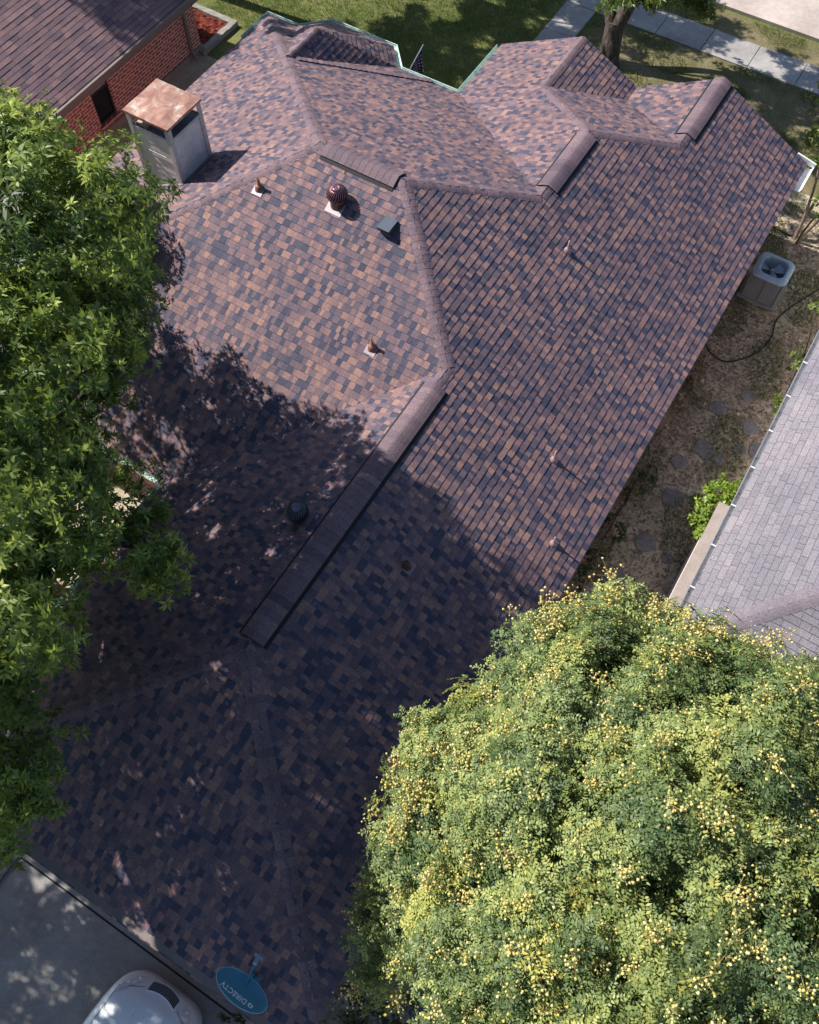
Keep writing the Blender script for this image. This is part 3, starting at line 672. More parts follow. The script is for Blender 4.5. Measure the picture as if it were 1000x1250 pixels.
# ------------------------------------------------------------------ ground
def sheet(name, poly, z, mat, sub=0):
    mb = MB()
    mb.face([(x, y, z) for x, y in poly]); return tag(mb.build(name, mat), kind='structure')
sheet('ground', [(-250, -250), (250, -250), (250, 250), (-250, 250)], -.012, M['lawn'])
sheet('side_yard', [(5.9, -12.8), (6.32, -12.8), (6.32, -40), (12, -40), (12, -5), (9.2, -5), (9.2, 11.6), (6.6, 11.6), (5.9, 10.4)], -.004, M['dirt'])
sheet('narrow_yard', [(-11.9, -40), (-8, -40), (-8, 6.8), (-11.9, 6.8)], -.004, M['dirt'])
sheet('back_yard', [(-8, -13.5), (-1.9, -13.5), (-1.9, -6), (-8, -6)], -.004, M['dirt'])
def patch(name, z, mat, pts): return sheet(name, pts, z, mat)
patch('dry_lawn', -.003, M['dry'], [(-1.7, 9.4), (1, 9.2), (4, 9.6), (6, 11.0), (9, 11.2), (30, 11.2), (30, 17.55), (-1.7, 17.6), (-1.75, 15)])
sheet('path', [(-3.08, 8), (-2.0, 8), (-2.0, 15.25), (-3.08, 15.25)], .012, M['walk'])
def slabs(name, x0, x1, y0, y1, n, z, mat, along='x', gap=.012):
    mb = MB()
    for i in range(n):
        if along == 'x': a = x0+(x1-x0)*i/n; b = x0+(x1-x0)*(i+1)/n; mb.box((a+gap, y0, z-.08), (b-gap, y1, z+.0015*(i % 3)))
        else: a = y0+(y1-y0)*i/n; b = y0+(y1-y0)*(i+1)/n; mb.box((x0, a+gap, z-.08), (x1, b-gap, z+.0015*(i % 3)))
    return tag(mb.build(name, mat), kind='structure')
slabs('sidewalk', -31.4, 31.6, 15.28, 16.5, 40, .03, M['walk'])
slabs('front_path', -3.06, -2.02, 8.9, 15.26, 4, .028, M['walk'], 'y')
sheet('driveway_bed', [(-.14, -60), (6.3, -60), (6.3, -12.9), (-.14, -12.9)], -.002, M['underlay'])
sheet('road', [(-120, 17.95), (120, 17.95), (120, 27), (-120, 27)], .002, M['road'])
mb = MB(); mb.box((-60, 17.72, -.1), (60, 17.94, .1)); tag(mb.build('kerb', M['road']), kind='structure')
slabs('driveway', -.12, 6.3, -60, -14.1, 8, .008, M['drive'], 'y', .01)
slabs('driveway_apron', -.12, 6.2, -14.08, -12.9, 1, .01, M['drive'], 'y', .006)
# timber walkway beside the driveway
tw = None; mb = MB(); 
for i in range(8):
    mb.box((-1.35+.155*i, -17.5, 0), (-1.21+.155*i, -13.72, .06+.002*(i % 2)))
tag(mb.build('boardwalk', M['wood']), 'weathered grey timber boards beside the driveway under the leafy branches', 'boardwalk')

# ------------------------------------------------------------------ things in the side yard
ac = empty('air_conditioner', (6.98, 6.85, 0), 'grey air conditioner unit with round fan opening standing on a pad beside the eave', 'air conditioner')
cx, cy = 7.0, 6.95
mb = MB(); mb.box((cx-.52, cy-.5, 0), (cx+.52, cy+.5, .08)); mb.build('pad', M['pad'], ac)
def rsq(h, rad, z, n=8):
    out = []
    for qx, qy, a0 in ((1, 1, 0), (-1, 1, 90), (-1, -1, 180), (1, -1, 270)):
        for i in range(n+1):
            a = R(a0 + 90*i/n); out.append((cx + qx*(h-rad) + rad*math.cos(a), cy + qy*(h-rad) + rad*math.sin(a), z))
    return out
mb = MB(); zz = .1; rows = [rsq(.44, .1, .082)]
while zz < .86:
    rows += [rsq(.44, .1, zz), rsq(.43, .1, zz+.012), rsq(.449, .1, zz+.03), rsq(.449, .1, zz+.036)]; zz += .048
rows.append(rsq(.44, .1, .88)); mb.grid(rows, .5, 0, True)
for sx in (-1, 1):
    for sy in (-1, 1): mb.tube([(cx+sx*.42, cy+sy*.42, .09), (cx+sx*.42, cy+sy*.42, .88)], .035, 8)
mb.box((cx-.012, cy-.466, .09), (cx+.012, cy-.447, .88)); mb.box((cx-.3, cy-.47, .72), (cx-.22, cy-.45, .83), 1)
mb.build('cabinet', M['ac'], ac)
mb = MB(); N = 36
outer = rsq(.47, .2, .88); n = len(outer)
circ = lambda r, z: [(cx + r*math.cos(math.atan2(p[1]-cy, p[0]-cx)), cy + r*math.sin(math.atan2(p[1]-cy, p[0]-cx)), z) for p in outer]
mb.grid([rsq(.455, .2, .86), outer, rsq(.462, .2, .915), circ(.41, .955), circ(.365, .955), circ(.36, .93), circ(.355, .6)], .5, 0, True)
mb.build('top_ring', M['ac_top'], ac, smooth=True)
mb = MB(); mb.lathe((cx, cy, .6), [(.355, 0), (.001, -.001)], 24, .5, 0); mb.build('shroud', M['ac_in'], ac)
mb = MB()
for i in range(3):
    a0 = 2.1*i + .4; rows = []
    for r in (.05, .14, .24, .335):
        rows.append([(cx + r*math.cos(a0+t*.95), cy + r*math.sin(a0+t*.95), .80 + .07*(t-.5)) for t in (0, .25, .5, .75, 1)])
    mb.grid(rows)
mb.tube([(cx, cy, .73), (cx, cy, .86)], .055, 14)
mb.build('fan', M['ac_top'], ac)
mb = MB()
for k in range(10): r = .03 + .036*k; mb.tube([(cx + r*math.cos(a), cy + r*math.sin(a), .947) for a in [2*math.pi*i/28 for i in range(29)]], .0016, 4, cap=False)
for k in range(6): a = math.pi*k/6; mb.tube([(cx - .365*math.cos(a), cy - .365*math.sin(a), .95), (cx + .365*math.cos(a), cy + .365*math.sin(a), .95)], .0022, 4)
mb.build('guard', M['ac'], ac)

def bez(pts, n=8):
    P = [Vector(p) for p in pts]; out = []
    for i in range(len(P)-1):
        a = P[max(i-1, 0)]; b = P[i]; c = P[i+1]; d = P[min(i+2, len(P)-1)]
        for k in range(n):
            t = k/n; out.append(.5*((2*b) + (c-a)*t + (2*a-5*b+4*c-d)*t*t + (3*b-a-3*c+d)*t**3))
    out.append(P[-1]); return out
mb = MB(); mb.tube(bez([(8.6, 9.0, .02), (8.35, 8.0, .02), (7.95, 7.1, .02), (7.7, 6.3, .02), (7.78, 5.6, .02), (7.6, 4.9, .02), (7.1, 4.3, .02), (6.6, 4.35, .02), (6.2, 4.8, .02)]), .018, 6)
tag(mb.build('hose', M['hose']), 'thin black hose snaking over the dirt past the air conditioner', 'hose')
mb = MB(); mb.tube(bez([(7.05, 9.25, .03), (6.6, 9.3, .03), (6.2, 9.35, .05), (5.8, 9.3, .1)]), .02, 6)
tag(mb.build('edging_strip', M['hose']), 'short dark edging strip from the corner of the house to the slender trunks', 'edging')
stones = [(8.79, 2.2, .2), (8.34, 2.72, .17), (8.05, 1.45, .13), (7.61, 1.56, .2), (7.45, 2.85, .16), (7.52, -.08, .22), (8.38, 1.98, .14), (7.45, -1.5, .21), (8.05, -1.6, .12), (7.25, .9, .17), (7.95, 3.6, .16), (7.2, -2.6, .2)]
lab = ['large squarish stone slab nearest the neighbour gutter', 'square stone slab two thirds up the side yard', 'small broken stone beside the bright green bush', 'brown slab in the middle of the side yard', 'faint slab near the eave shadow', 'pale bluish round slab left of the bright green bush', 'small roundish stone just above the bright green bush', 'bluish round slab low in the side yard near the yellow flowering tree', 'smallest pale stone low in the side yard', 'half buried slab between two larger ones', 'half buried stone highest in the side yard', 'slab lowest in the side yard beside the tree crown']
for i, (x, y, r) in enumerate(stones):
    rg = random.Random(i); n = 9; ph = rg.random()*6; r *= 1.15; sq = .25 if i in (0, 1, 3, 4) else .06
    pr = []
    for k in range(16):
        a = 2*math.pi*k/16; q = r*(1+rg.uniform(-.09, .09))*(1+sq*abs(math.sin(2*a))); pr.append((x + q*math.cos(ph+a), y + q*math.sin(ph+a)))
    mb = MB(); mb.grid([[(a, b, -.01) for a, b in pr], [(a, b, .018) for a, b in pr], [(x+(a-x)*.93, y+(b-y)*.93, .026) for a, b in pr]], .5, 0, True); mb.face([(x+(a-x)*.93, y+(b-y)*.93, .026) for a, b in pr])
    tag(mb.build('stepping_stone', M['paver']), lab[i], 'stepping stone', 'stepping stones in the side yard')
for i, (x, y, lb) in enumerate([(7.0, 5.55, 'broken scrap of tan board on the dirt below the air conditioner'), (6.95, 5.05, 'reddish brick shard on the dirt by the black hose'), (6.6, 4.5, 'brown chunk of wood at the end of the black hose')]):
    rg = random.Random(30+i); mb = MB(); pr = [(x+rg.uniform(.06, .14)*math.cos(a), y+rg.uniform(.05, .1)*math.sin(a)) for a in (0, 1.2, 2.4, 3.6, 5)]
    mb.grid([[(a, b, 0) for a, b in pr], [(a, b, .04) for a, b in pr]], .5, 0, True); mb.face([(a, b, .04) for a, b in pr])
    tag(mb.build('debris_scrap', M['dry_leaf']), lb, 'debris')
mb = MB(); mb.tube([(7.62, 7.55, .03), (7.7, 7.5, .03)], .03, 8); tag(mb.build('cup', M['white']), 'crumpled white cup on the dirt right of the air conditioner', 'litter')

# ------------------------------------------------------------------ flag
fl = empty('flag', (-4.3, 6.2, 1.9), 'drooping navy flag with white stars poking out past the front gutter', 'flag')
fa = Vector((-4.25, 6.3, 1.75)); fb = Vector((-4.42, 8.15, 2.18))
mb = MB(); mb.tube([fa, fb], .012, 8); mb.tube([fb, fb+(fb-fa).normalized()*.05], [.02, .005], 8); mb.build('pole', M['chrome'], fl)
dd = (fa-fb).normalized(); rows = []; nS = 8
for i in range(15):
    t = i/14; row = []
    for j in range(13):
        s_ = j/12; k = 1 - .78*s_
        base = fb + dd*(.02 + .85*t*k*1.0); row.append(base + Vector((.06*math.sin(t*9)*(.3+s_), 0, -.75*s_ - .1*t)))
    rows.append(row)
mb = MB(); mb.grid(rows); cl = mb.build('cloth', M['navy'], fl)
mb = MB(); rg = random.Random(2)
for i in range(1, 14, 2):
    for j in range(1, 12, 2):
        c = rows[i][j + (i//2) % 2 if j < 11 else j]; u = (rows[min(i+1, 14)][j]-rows[i-1][j]).normalized(); v = (rows[i][j+1]-rows[i][j-1]).normalized(); nn = u.cross(v).normalized()
        for sg in (-.006, .006):
            pts = []
            for k in range(10):
                a = math.pi*k/5; r = .026 if k % 2 == 0 else .011; pts.append(c + u*r*math.sin(a) + v*r*math.cos(a) + nn*sg)
            mb = MB(); mb.face(pts); mb.build('star', M['white'], cl)

# ------------------------------------------------------------------ car on the driveway
car = empty('car', (3.94, -16.3, 0), 'silver car with dark grille parked nose first on the driveway at the bottom edge', 'car')
CXc = 3.94
def sect(y, hw, zt, zb=.25, crown=.05):
    pts = []
    for t, zf in ((-1, 0), (-1.0, .35), (-1.0, .62), (-.985, .8), (-.93, .93), (-.8, .985), (-.55, 1), (-.25, 1.0), (0, 1.0), (.25, 1.0), (.55, 1), (.8, .985), (.93, .93), (.985, .8), (1.0, .62), (1.0, .35), (1, 0)):
        z = zb + (zt-zb)*zf + (crown*(1-t*t) if zf > .9 else 0)
        pts.append((CXc + t*hw, y, z))
    return pts
prof = [(-14.03, .30, .50), (-14.04, .48, .56), (-14.08, .60, .60), (-14.14, .70, .64), (-14.22, .775, .69), (-14.32, .83, .745), (-14.46, .87, .80), (-14.7, .905, .85), (-15.0, .925, .885), (-15.4, .93, .925), (-15.75, .93, .95), (-16.2, .93, .96), (-17.5, .93, .97), (-18.3, .92, .98), (-18.7, .86, .95), (-18.85, .7, .8)]
mb = MB(); mb.grid([sect(*p) for p in prof]); mb.face(sect(*prof[0])); mb.face(sect(*prof[-1])); mb.build('body', M['car'], car, smooth=True)
mb = MB(); 
cab = [(-15.62, .78, .98), (-16.35, .66, 1.38), (-16.8, .64, 1.44), (-17.5, .64, 1.43), (-18.3, .70, 1.1), (-18.45, .75, .99)]
mb.grid([[(CXc-w_-.04, y, .93), (CXc-w_, y, z-.03), (CXc-w_*.5, y, z), (CXc+w_*.5, y, z), (CXc+w_, y, z-.03), (CXc+w_+.04, y, .93)] for y, w_, z in cab]); mb.build('windscreen', M['glass'], car, smooth=True)
mb = MB(); mb.grid([[(CXc-.62, y, z+.006), (CXc-.3, y, z+.03), (CXc+.3, y, z+.03), (CXc+.62, y, z+.006)] for y, z in ((-16.33, 1.38), (-16.8, 1.44), (-17.5, 1.43), (-17.75, 1.36))]); mb.build('car_roof', M['car'], car, smooth=True)
# surface sampler on the nose
def nose(xo, y):
    for i in range(len(prof)-1):
        a, b = prof[i], prof[i+1]
        if a[0] >= y >= b[0]:
            t = (a[0]-y)/(a[0]-b[0]); hw = a[1]+(b[1]-a[1])*t; z = a[2]+(b[2]-a[2])*t; u = xo/hw
            f = np.interp(abs(u), [0, .55, .8, .93, .985, 1.0], [1, 1, .985, .93, .8, .62])
            return Vector((CXc+xo, y, .25+(z-.25)*f + (.05*(1-u*u) if f > .9 else 0)))
mb = MB(); gx = [-.30 + .60*i/16 for i in range(17)]
yo = lambda x: -14.052 - .08*(x/.34)**2; yi = lambda x: -14.19 - .09*(x/.34)**2
gr = [[nose(x, yo(x)*(1-s_)+yi(x)*s_) + Vector((0, .012, .010)) for x in gx] for s_ in (0, .25, .5, .75, 1)]
mb.grid(gr, .5, 0); 
for s_ in (.12, .3, .48, .66, .84): mb.tube([nose(x, yo(x)*(1-s_)+yi(x)*s_) + Vector((0, .018, .018)) for x in gx], .005, 5, .5, 1)
for x in gx[1:-1:1]: mb.tube([nose(x, yo(x)*(1-s_)+yi(x)*s_) + Vector((0, .016, .016)) for s_ in (0, .5, 1)], .0035, 4, .5, 1)
mb.tube([nose(x, yi(x)-.006) + Vector((0, .008, .010)) for x in gx] , .013, 6, .5, 2)
mb.tube([nose(x, yo(x)+.008) + Vector((0, .012, .008)) for x in gx] , .011, 6, .5, 2)
for q in (0, -1): mb.tube([gr[k][q] + Vector((0, .004, .002)) for k in range(5)], .012, 6, .5, 2)
mb.build('grille', [speck('grille_back', (.03, .034, .04), .2, 30, .5), speck('grille_slats', (.30, .33, .36), .1, 20, .4, .5), M['car']], car)
for s_ in (-1, 1):
    mb = MB(); rows = []
    for i in range(8):
        t = i/7; x = .43 + .30*t; y0 = -14.10 - .27*t**1.6; y1 = y0 - .085 - .12*t
        rows.append([nose(s_*min(x, .99*np.interp(-y_, [-p[0] for p in prof], [p[1] for p in prof])), y_) + Vector((0, .006, .012)) for y_ in (y0, y0*.66+y1*.34, y0*.33+y1*.67, y1)])
    mb.grid(rows, .5, 0)
    hl = mb.build('headlight', M['lamp'], car, smooth=True)
    for k in (2, 5):
        mb = MB(); mb.lathe(tuple(rows[k][1] + Vector((0, 0, -.006))), [(.03, .0), (.026, .012), (.012, .017), (0, .018)], 14); mb.build('bulb', M['lamp'], hl, smooth=True)
    mb = MB(); pts = [nose(s_*(.40+.30*i/10), -14.26 - .19*(i/10)) for i in range(11)]
    pts = [nose(s_*(.36 + .40*min(1, i/6)), -14.235 - .2*min(1, i/6) - max(0, i-6)*.17) + Vector((0, 0, .004)) for i in range(14)]
    mb.tube(pts, .0045, 5); mb.build('bonnet_seam', M['black'], car)
    mb = MB(); mb.tube([nose(s_*.27, -14.3 - .1*i) + Vector((0, 0, .001)) for i in range(13)], [.001]+[.006]*12, 6); mb.build('bonnet_crease', M['car'], car)
for sx in (-1, 1):
    for y in (-15.0, -17.9):
        w_ = MB(); x = CXc + sx*.83
        w_.tube([(x-.1, y, .32), (x+.1, y, .32)], .32, 24); wh = w_.build('wheel', M['tyre'], car)
        w_ = MB(); w_.tube([(x+sx*.09, y, .32), (x+sx*.108, y, .32)], .2, 18); w_.build('rim', M['chrome'], wh)

car.location.y -= .22; car.location.x -= .04
# ------------------------------------------------------------------ foliage
def frames(dirs, rg):
    """orthonormal frames with z along dirs and a random spin"""
    n = len(dirs); z = dirs/np.linalg.norm(dirs, axis=1)[:, None]
    a = rg.normal(size=(n, 3)); x = a - z*(a*z).sum(1)[:, None]; x /= np.linalg.norm(x, axis=1)[:, None]
    y = np.cross(z, x); return np.stack([x, y, z], axis=2)      # columns
def instance(tv, tf, tt, pos, Fm, scl, itint):
    """template verts/faces/tint -> many"""
    n = len(pos); k = len(tv)
    V = np.einsum('nij,kj->nki', Fm, tv)*scl[:, None, None] + pos[:, None, :]
    F = tf[None] + (np.arange(n)*k)[:, None, None]
    T = np.clip(tt[None] + itint[:, None], 0, 1)
    return V.reshape(-1, 3), F.reshape(-1, tf.shape[1]), T.ravel()
def leaf_quad(base, d, up, L, W, fold=.25, droop=.1):
    d = d/np.linalg.norm(d); s = np.cross(d, up); s /= np.linalg.norm(s)+1e-9; u = np.cross(s, d)
    return [base, base + d*L*.45 + s*W/2 + u*W*fold, base + d*L - u*L*droop, base + d*L*.45 - s*W/2 + u*W*fold]
def tmpl_oak(rg, n=11, L=.14, W=.043):
    v = []; f = []; t = []
    for i in range(n):
        a = 2*math.pi*i/n*1.618*2 + rg.normal()*.2; el = rg.uniform(-.1, 1.0)
        d = np.array([math.cos(a)*math.cos(el), math.sin(a)*math.cos(el), math.sin(el)]); l = L*rg.uniform(.75, 1.2)
        b = np.array([0, 0, -.05*rg.random()]) + d*.015
        q = leaf_quad(b, d, np.array([0, 0, 1.]), l, W*rg.uniform(.85, 1.3), .3, rg.uniform(.05, .3))
        k = len(v); v += q; f.append([k, k+1, k+2, k+3]); t.append(rg.normal()*.1)
    return np.array(v), np.array(f), np.array(t)
def tmpl_fern(rg, fronds=4, pairs=5, L=.30, l=.085, w=.036):
    v = []; f = []; t = []
    for k in range(fronds):
        a = 2*math.pi*(k+rg.random()*.5)/fronds; el = rg.uniform(.1, .7)
        d = np.array([math.cos(a)*math.cos(el), math.sin(a)*math.cos(el), math.sin(el)]); up = np.array([0, 0, 1.]); s = np.cross(d, up); s /= np.linalg.norm(s)
        tt = rg.normal()*.08
        for p in range(pairs+1):
            q = (p+1)/(pairs+1); c = d*L*q - up*L*.35*q*q
            if p == pairs: dirs = [d]
            else: dirs = [d*.55 + s*.85, d*.55 - s*.85]
            for dd in dirs:
                dd = dd + rg.normal(size=3)*.18; qd = leaf_quad(c, dd, up + rg.normal(size=3)*.25, l*rg.uniform(.8, 1.2)*(1.1-.4*q), w*rg.uniform(.8, 1.2), .2, .15)
                b = len(v); v += qd; f.append([b, b+1, b+2, b+3]); t.append(tt + rg.normal()*.05)
    return np.array(v), np.array(f), np.array(t)
def crown(name, parent, mat, lobes, tmpl, seed, per_m2=26, clump=.34, inner=.25, size=1., base=.45, thin=None, flat=.8):
    """foliage gathered in clumps over lobes (cx,cy,cz,rx,ry,rz); returns clump centres"""
    rg = np.random.default_rng(seed); T = [tmpl(rg) for _ in range(5)]; VV = []; FF = []; TT = []; off = 0; cents = []
    for li, (cx_, cy_, cz_, rx, ry, rz) in enumerate(lobes):
        area = 4*math.pi*((rx*ry)**1.6/3 + (rx*rz)**1.6/3 + (ry*rz)**1.6/3)**(1/1.6); ncl = max(5, int(area*per_m2/26*3.4))
        d = rg.normal(size=(ncl, 3)); d /= np.linalg.norm(d, axis=1)[:, None]; d[:, 2] = np.where(d[:, 2] < -.3, -d[:, 2]*.6, d[:, 2])
        rad = np.where(rg.random(ncl) < inner, rg.uniform(.35, .8, ncl), rg.uniform(.8, 1.16, ncl))
        c = np.array([cx_, cy_, cz_]) + d*np.array([rx, ry, rz])*rad[:, None]
        for k in range(ncl):
            cr = clump*rg.uniform(.7, 1.35); ns = int(8 * (cr/.34)**2 * 1.7 / size**1.2) + 3
            g = rg.normal(size=(ns, 3)); g /= np.linalg.norm(g, axis=1)[:, None]
            od = d[k]; g += od*.5; p = c[k] + g*cr*rg.uniform(.35, 1.05, ns)[:, None]*np.array([1, 1, flat])
            dr = g*.7 + od*.5 + np.array([0, 0, .55]) + rg.normal(size=(ns, 3))*.25
            tv, tf, tt = T[rg.integers(5)]
            it = base + rg.normal(size=ns)*.13 + rg.normal()*.16
            V, F, t = instance(tv, tf, tt, p, frames(dr, rg), size*rg.uniform(.75, 1.25, ns), it)
            VV.append(V); FF.append(F + off); TT.append(t); off += len(V); cents.append((c[k], od, cr))
    mesh_np(name, np.concatenate(VV), np.concatenate(FF), np.concatenate(TT), mat, parent)
    return cents
def limbs(name, parent, trunk, lobes, cents, seed, r0=.2, nb=40, mat='bark'):
    rg = random.Random(seed); mb = MB(); tp = [Vector(t) for t in trunk]; n = len(tp)
    fl_ = [1.35] + [1]*(n-1)
    mb.tube(bez(tp, 5), [r0*(1.3 if i == 0 else 1 - .35*i/((n-1)*5)) for i in range((n-1)*5+1)], 12)
    top = tp[-1]
    for (x, y, z, rx, ry, rz) in lobes:
        e_ = Vector((x, y, z - rz*.2)); a = tp[-1] if z > top.z else tp[-2].lerp(tp[-1], .5); mid = a.lerp(e_, .5) + Vector((rg.uniform(-.2, .2), rg.uniform(-.2, .2), -.25 + .3*rg.random())); L = (e_-a).length
        pts = bez([a, mid, e_], 5); mb.tube(pts, [r0*.55*(1-.75*i/(len(pts)-1)) for i in range(len(pts))], 7)
    for k in range(min(nb, len(cents))):
        c, od, cr = cents[rg.randrange(len(cents))]; c = Vector(c); l = min(lobes, key=lambda q: (Vector(q[:3])-c).length); s_ = Vector(l[:3]); s_.z -= l[5]*.2
        m_ = s_.lerp(c, .5) + Vector((rg.uniform(-.12, .12), rg.uniform(-.12, .12), rg.uniform(-.15, .1)))
        pts = bez([s_, m_, c], 4); mb.tube(pts, [.035*(1-.7*i/(len(pts)-1)) for i in range(len(pts))], 5)
    return mb.build(name, M[mat], parent, smooth=True)

# broad leafy tree in the nook on the left, shading the lower roof
oakL = [(-2.6,-6.9,6.8,1.35,1.3,1.1), (-2.85,-5.5,5.6,.78,.7,.6), (-2.0,-6.6,5.8,.72,.6,.6), (-3.9,-5.8,7.2,1.4,1.2,1.1), (-3.1,-5.8,7.6,1.1,1.0,.95), (-2.3,-6.3,9.3,1.1,1.0,1.05), (-1.6,-6.6,9.3,1.1,1.05,1.0), (-1.2,-7.5,9.0,1.1,1.1,1.0), (-.8,-8.7,9.1,1.2,1.2,1.1), (-3.5,-5.35,5.6,.9,.7,.6), (-4.6,-5.6,6.2,1.1,.9,.8), (-2.7,-5.4,6.5,.7,.6,.6),
        (.55,-9.05,6.1,.55,.5,.45), (-1.6,-8.3,5.5,.5,.5,.4), (.0,-10.3,8.8,1.2,1.2,1.1), (.55,-11.6,8.4,1.3,1.3,1.2), (.85,-12.0,7.2,.8,.8,.7), (1.15,-12.8,5.9,.75,.7,.65), (.8,-13.0,8.3,1.3,1.2,1.2), (.5,-14.4,8.3,1.3,1.2,1.2), (-.4,-15.8,8.3,1.5,1.3,1.3), (-1.6,-14.8,8.4,1.6,1.5,1.3),
        (-1.0,-10,8.9,1.7,1.6,1.3), (-3.0,-8.0,8.5,1.9,1.7,1.3), (-1.4,-12.4,8.3,1.8,1.5,1.4), (-4.4,-8.5,6.7,1.7,1.6,1.3), (-3.4,-11,7.6,1.8,1.7,1.4), (-1.2,-9.0,7.0,1.1,1.1,.95), (-.6,-11.4,7.2,1.3,1.3,1.0), (-1.2,-17.2,7.6,1.6,1.3,1.3), (-4.8,-13.4,7.0,1.7,1.5,1.2), (-3.2,-15.2,6.6,1.6,1.5,1.1), (-6.2,-15.4,6.6,1.7,1.6,1.2), (-6.3,-11.8,6.4,1.6,1.5,1.2), (-4.5,-17.5,6.8,1.8,1.6,1.2), (-.45,-9.99,5.5,.7,.7,.5), (-1.1,-9.7,6,.8,.8,.6), (-.95,-9.0,5.3,.6,.6,.45), (-2.1,-8.0,5.4,.55,.5,.45), (.75,-11.8,6.5,.75,.75,.6), (1.25,-12.8,6,.7,.6,.5), (1.15,-13.3,5.1,.5,.45,.4), (-.1,-10.9,5.6,.7,.7,.5), (-1.8,-8.9,6.5,.9,.9,.7), (.4,-8.95,5.6,.55,.42,.38), (-2.9,-9.8,6.3,1.1,1.1,.8), (-1.6,-13.2,6.4,1.3,1.2,.9), (-2.5,-14.2,5.3,1.5,1.4,.9), (-4.2,-16.3,5.0,1.6,1.5,.9), (-1.8,-16.2,6.8,1.6,1.4,1.1), (.3,-17.5,7.8,1.6,1.4,1.2), (-.2,-14.2,7.2,1.2,1.1,.9), (-3.2,-12.5,5.4,1.6,1.5,.9), (-2.0,-11.2,6.4,1.4,1.3,.9), (-3.4,-13.8,6.2,1.5,1.4,.9), (-2.5,-7.6,2.9,.8,.55,.5), (-3.6,-7.5,3.1,.8,.5,.5), (-2.3,-8.7,3.3,.55,.8,.5), (-2.4,-10.0,3.6,.7,.9,.6), (-4.6,-7.6,3.2,.8,.5,.5)]
oak = empty('oak_tree', (-3.4, -9.6, 0), 'big dark green leafy tree overhanging the lower left roof and shading it', 'tree')
ce = crown('crown', oak, M['oak_leaf'], oakL, tmpl_oak, 21, per_m2=12.5, clump=.40, inner=.3, size=.86, base=.45)
limbs('trunk', oak, [(-3.4, -9.6, -.1), (-3.3, -9.5, 1.5), (-3.1, -9.4, 3.2), (-2.9, -9.3, 4.6)], oakL, ce, 3, .24, 60)
oakN = [(-7.3,-3.0,5.5,1.0,.85,.7), (-5.8,-2.6,4.85,.8,.6,.4), (-5.1,-2.6,4.6,.5,.45,.3), (-6.2,-2.05,4.7,.6,.5,.4), (-7.7,-2.2,4.6,.5,.45,.35), (-9.2,-3.2,5.4,.95,.9,.7), (-5.7,-3.5,4.95,.8,.65,.45), (-4.5,-3.2,4.4,.5,.4,.28), (-7.3,-3.9,5.7,1.2,1.0,.75), (-4.6,-4.9,5.0,.75,.65,.5), (-4.1,-4.75,4.35,.55,.5,.35), (-9.6,-4,6.4,1.4,1.4,1.1), (-8.4,-5.8,6.2,1.4,1.2,1.0), (-6.0,-5.8,6.4,1.2,1.1,.9)]
oak2 = empty('oak_tree', (-9.7, -3.2, 0), 'bright green leafy tree beside the chimney at the upper left, reaching over the roof', 'tree')
ce = crown('crown', oak2, M['oak_leaf'], oakN, tmpl_oak, 22, per_m2=13, clump=.34, inner=.2, size=.82, base=.6)
limbs('trunk', oak2, [(-9.7, -3.2, -.1), (-9.6, -3.3, 1.4), (-9.2, -3.3, 2.9), (-8.8, -3.3, 4.2)], oakN, ce, 4, .2, 60)

# yellow-podded tree on the right
gl = [(9.0,-5.95,5.35,.65,.5,.45), (9.8,-6.15,5.25,.65,.5,.45), (6.85,-8.3,5.1,.55,.6,.45), (6.7,-9.3,5.1,.55,.55,.45), (6.85,-10.1,4.8,.5,.5,.4), (6.95,-8.9,5.5,.85,.9,.8), (7.2,-7.3,5.35,.8,.75,.7), (8.15,-6.6,5.8,.95,.9,.75), (9.1,-6.4,5.6,.95,.8,.7), (10.35,-6.6,5.4,1.0,.9,.75), (8.3,-7.9,6.5,1.4,1.3,.95), (7.95,-9.5,6.3,1.15,1.2,.9), (9.6,-7.6,6.9,1.5,1.4,1.0), (9.3,-9.4,7.1,1.6,1.5,1.0), (11.2,-7.9,6.3,1.4,1.2,1.0), (11.0,-9.3,6.9,1.6,1.5,1.1),
      (7.05,-10.1,5.1,.75,.8,.7), (8.4,-10.9,6.2,1.1,1.0,.9), (9.7,-11.2,6.7,1.5,1.2,1.0), (11.5,-11,6.5,1.5,1.3,1.1), (6.5,-11.45,3.55,.45,.4,.3), (6.75,-11.9,3.4,.4,.35,.28), (7.3,-11.4,4.1,.5,.5,.4), (9.1,-12.3,5.8,1.05,.85,.85), (10.5,-12.6,5.9,1.4,1.0,.9), (7.6,-7.9,5.6,1.0,1.0,.9), (8.8,-9.2,5.4,2.3,2.2,1.0), (12.5,-7.6,5.4,1.3,1.2,.9)]
gt = empty('flowering_tree', (8.0, -9.4, 0), 'feathery light green tree dotted with pale yellow pods filling the lower right', 'tree')
ce = crown('crown', gt, M['fern_leaf'], gl, lambda rg: tmpl_fern(rg), 31, per_m2=24, clump=.34, inner=.3, size=.74, base=.45, flat=.75)
limbs('trunk', gt, [(8.0, -9.4, -.1), (8.05, -9.35, 1.2), (8.2, -9.3, 2.4), (8.3, -9.2, 3.4)], gl, ce, 5, .16, 60)
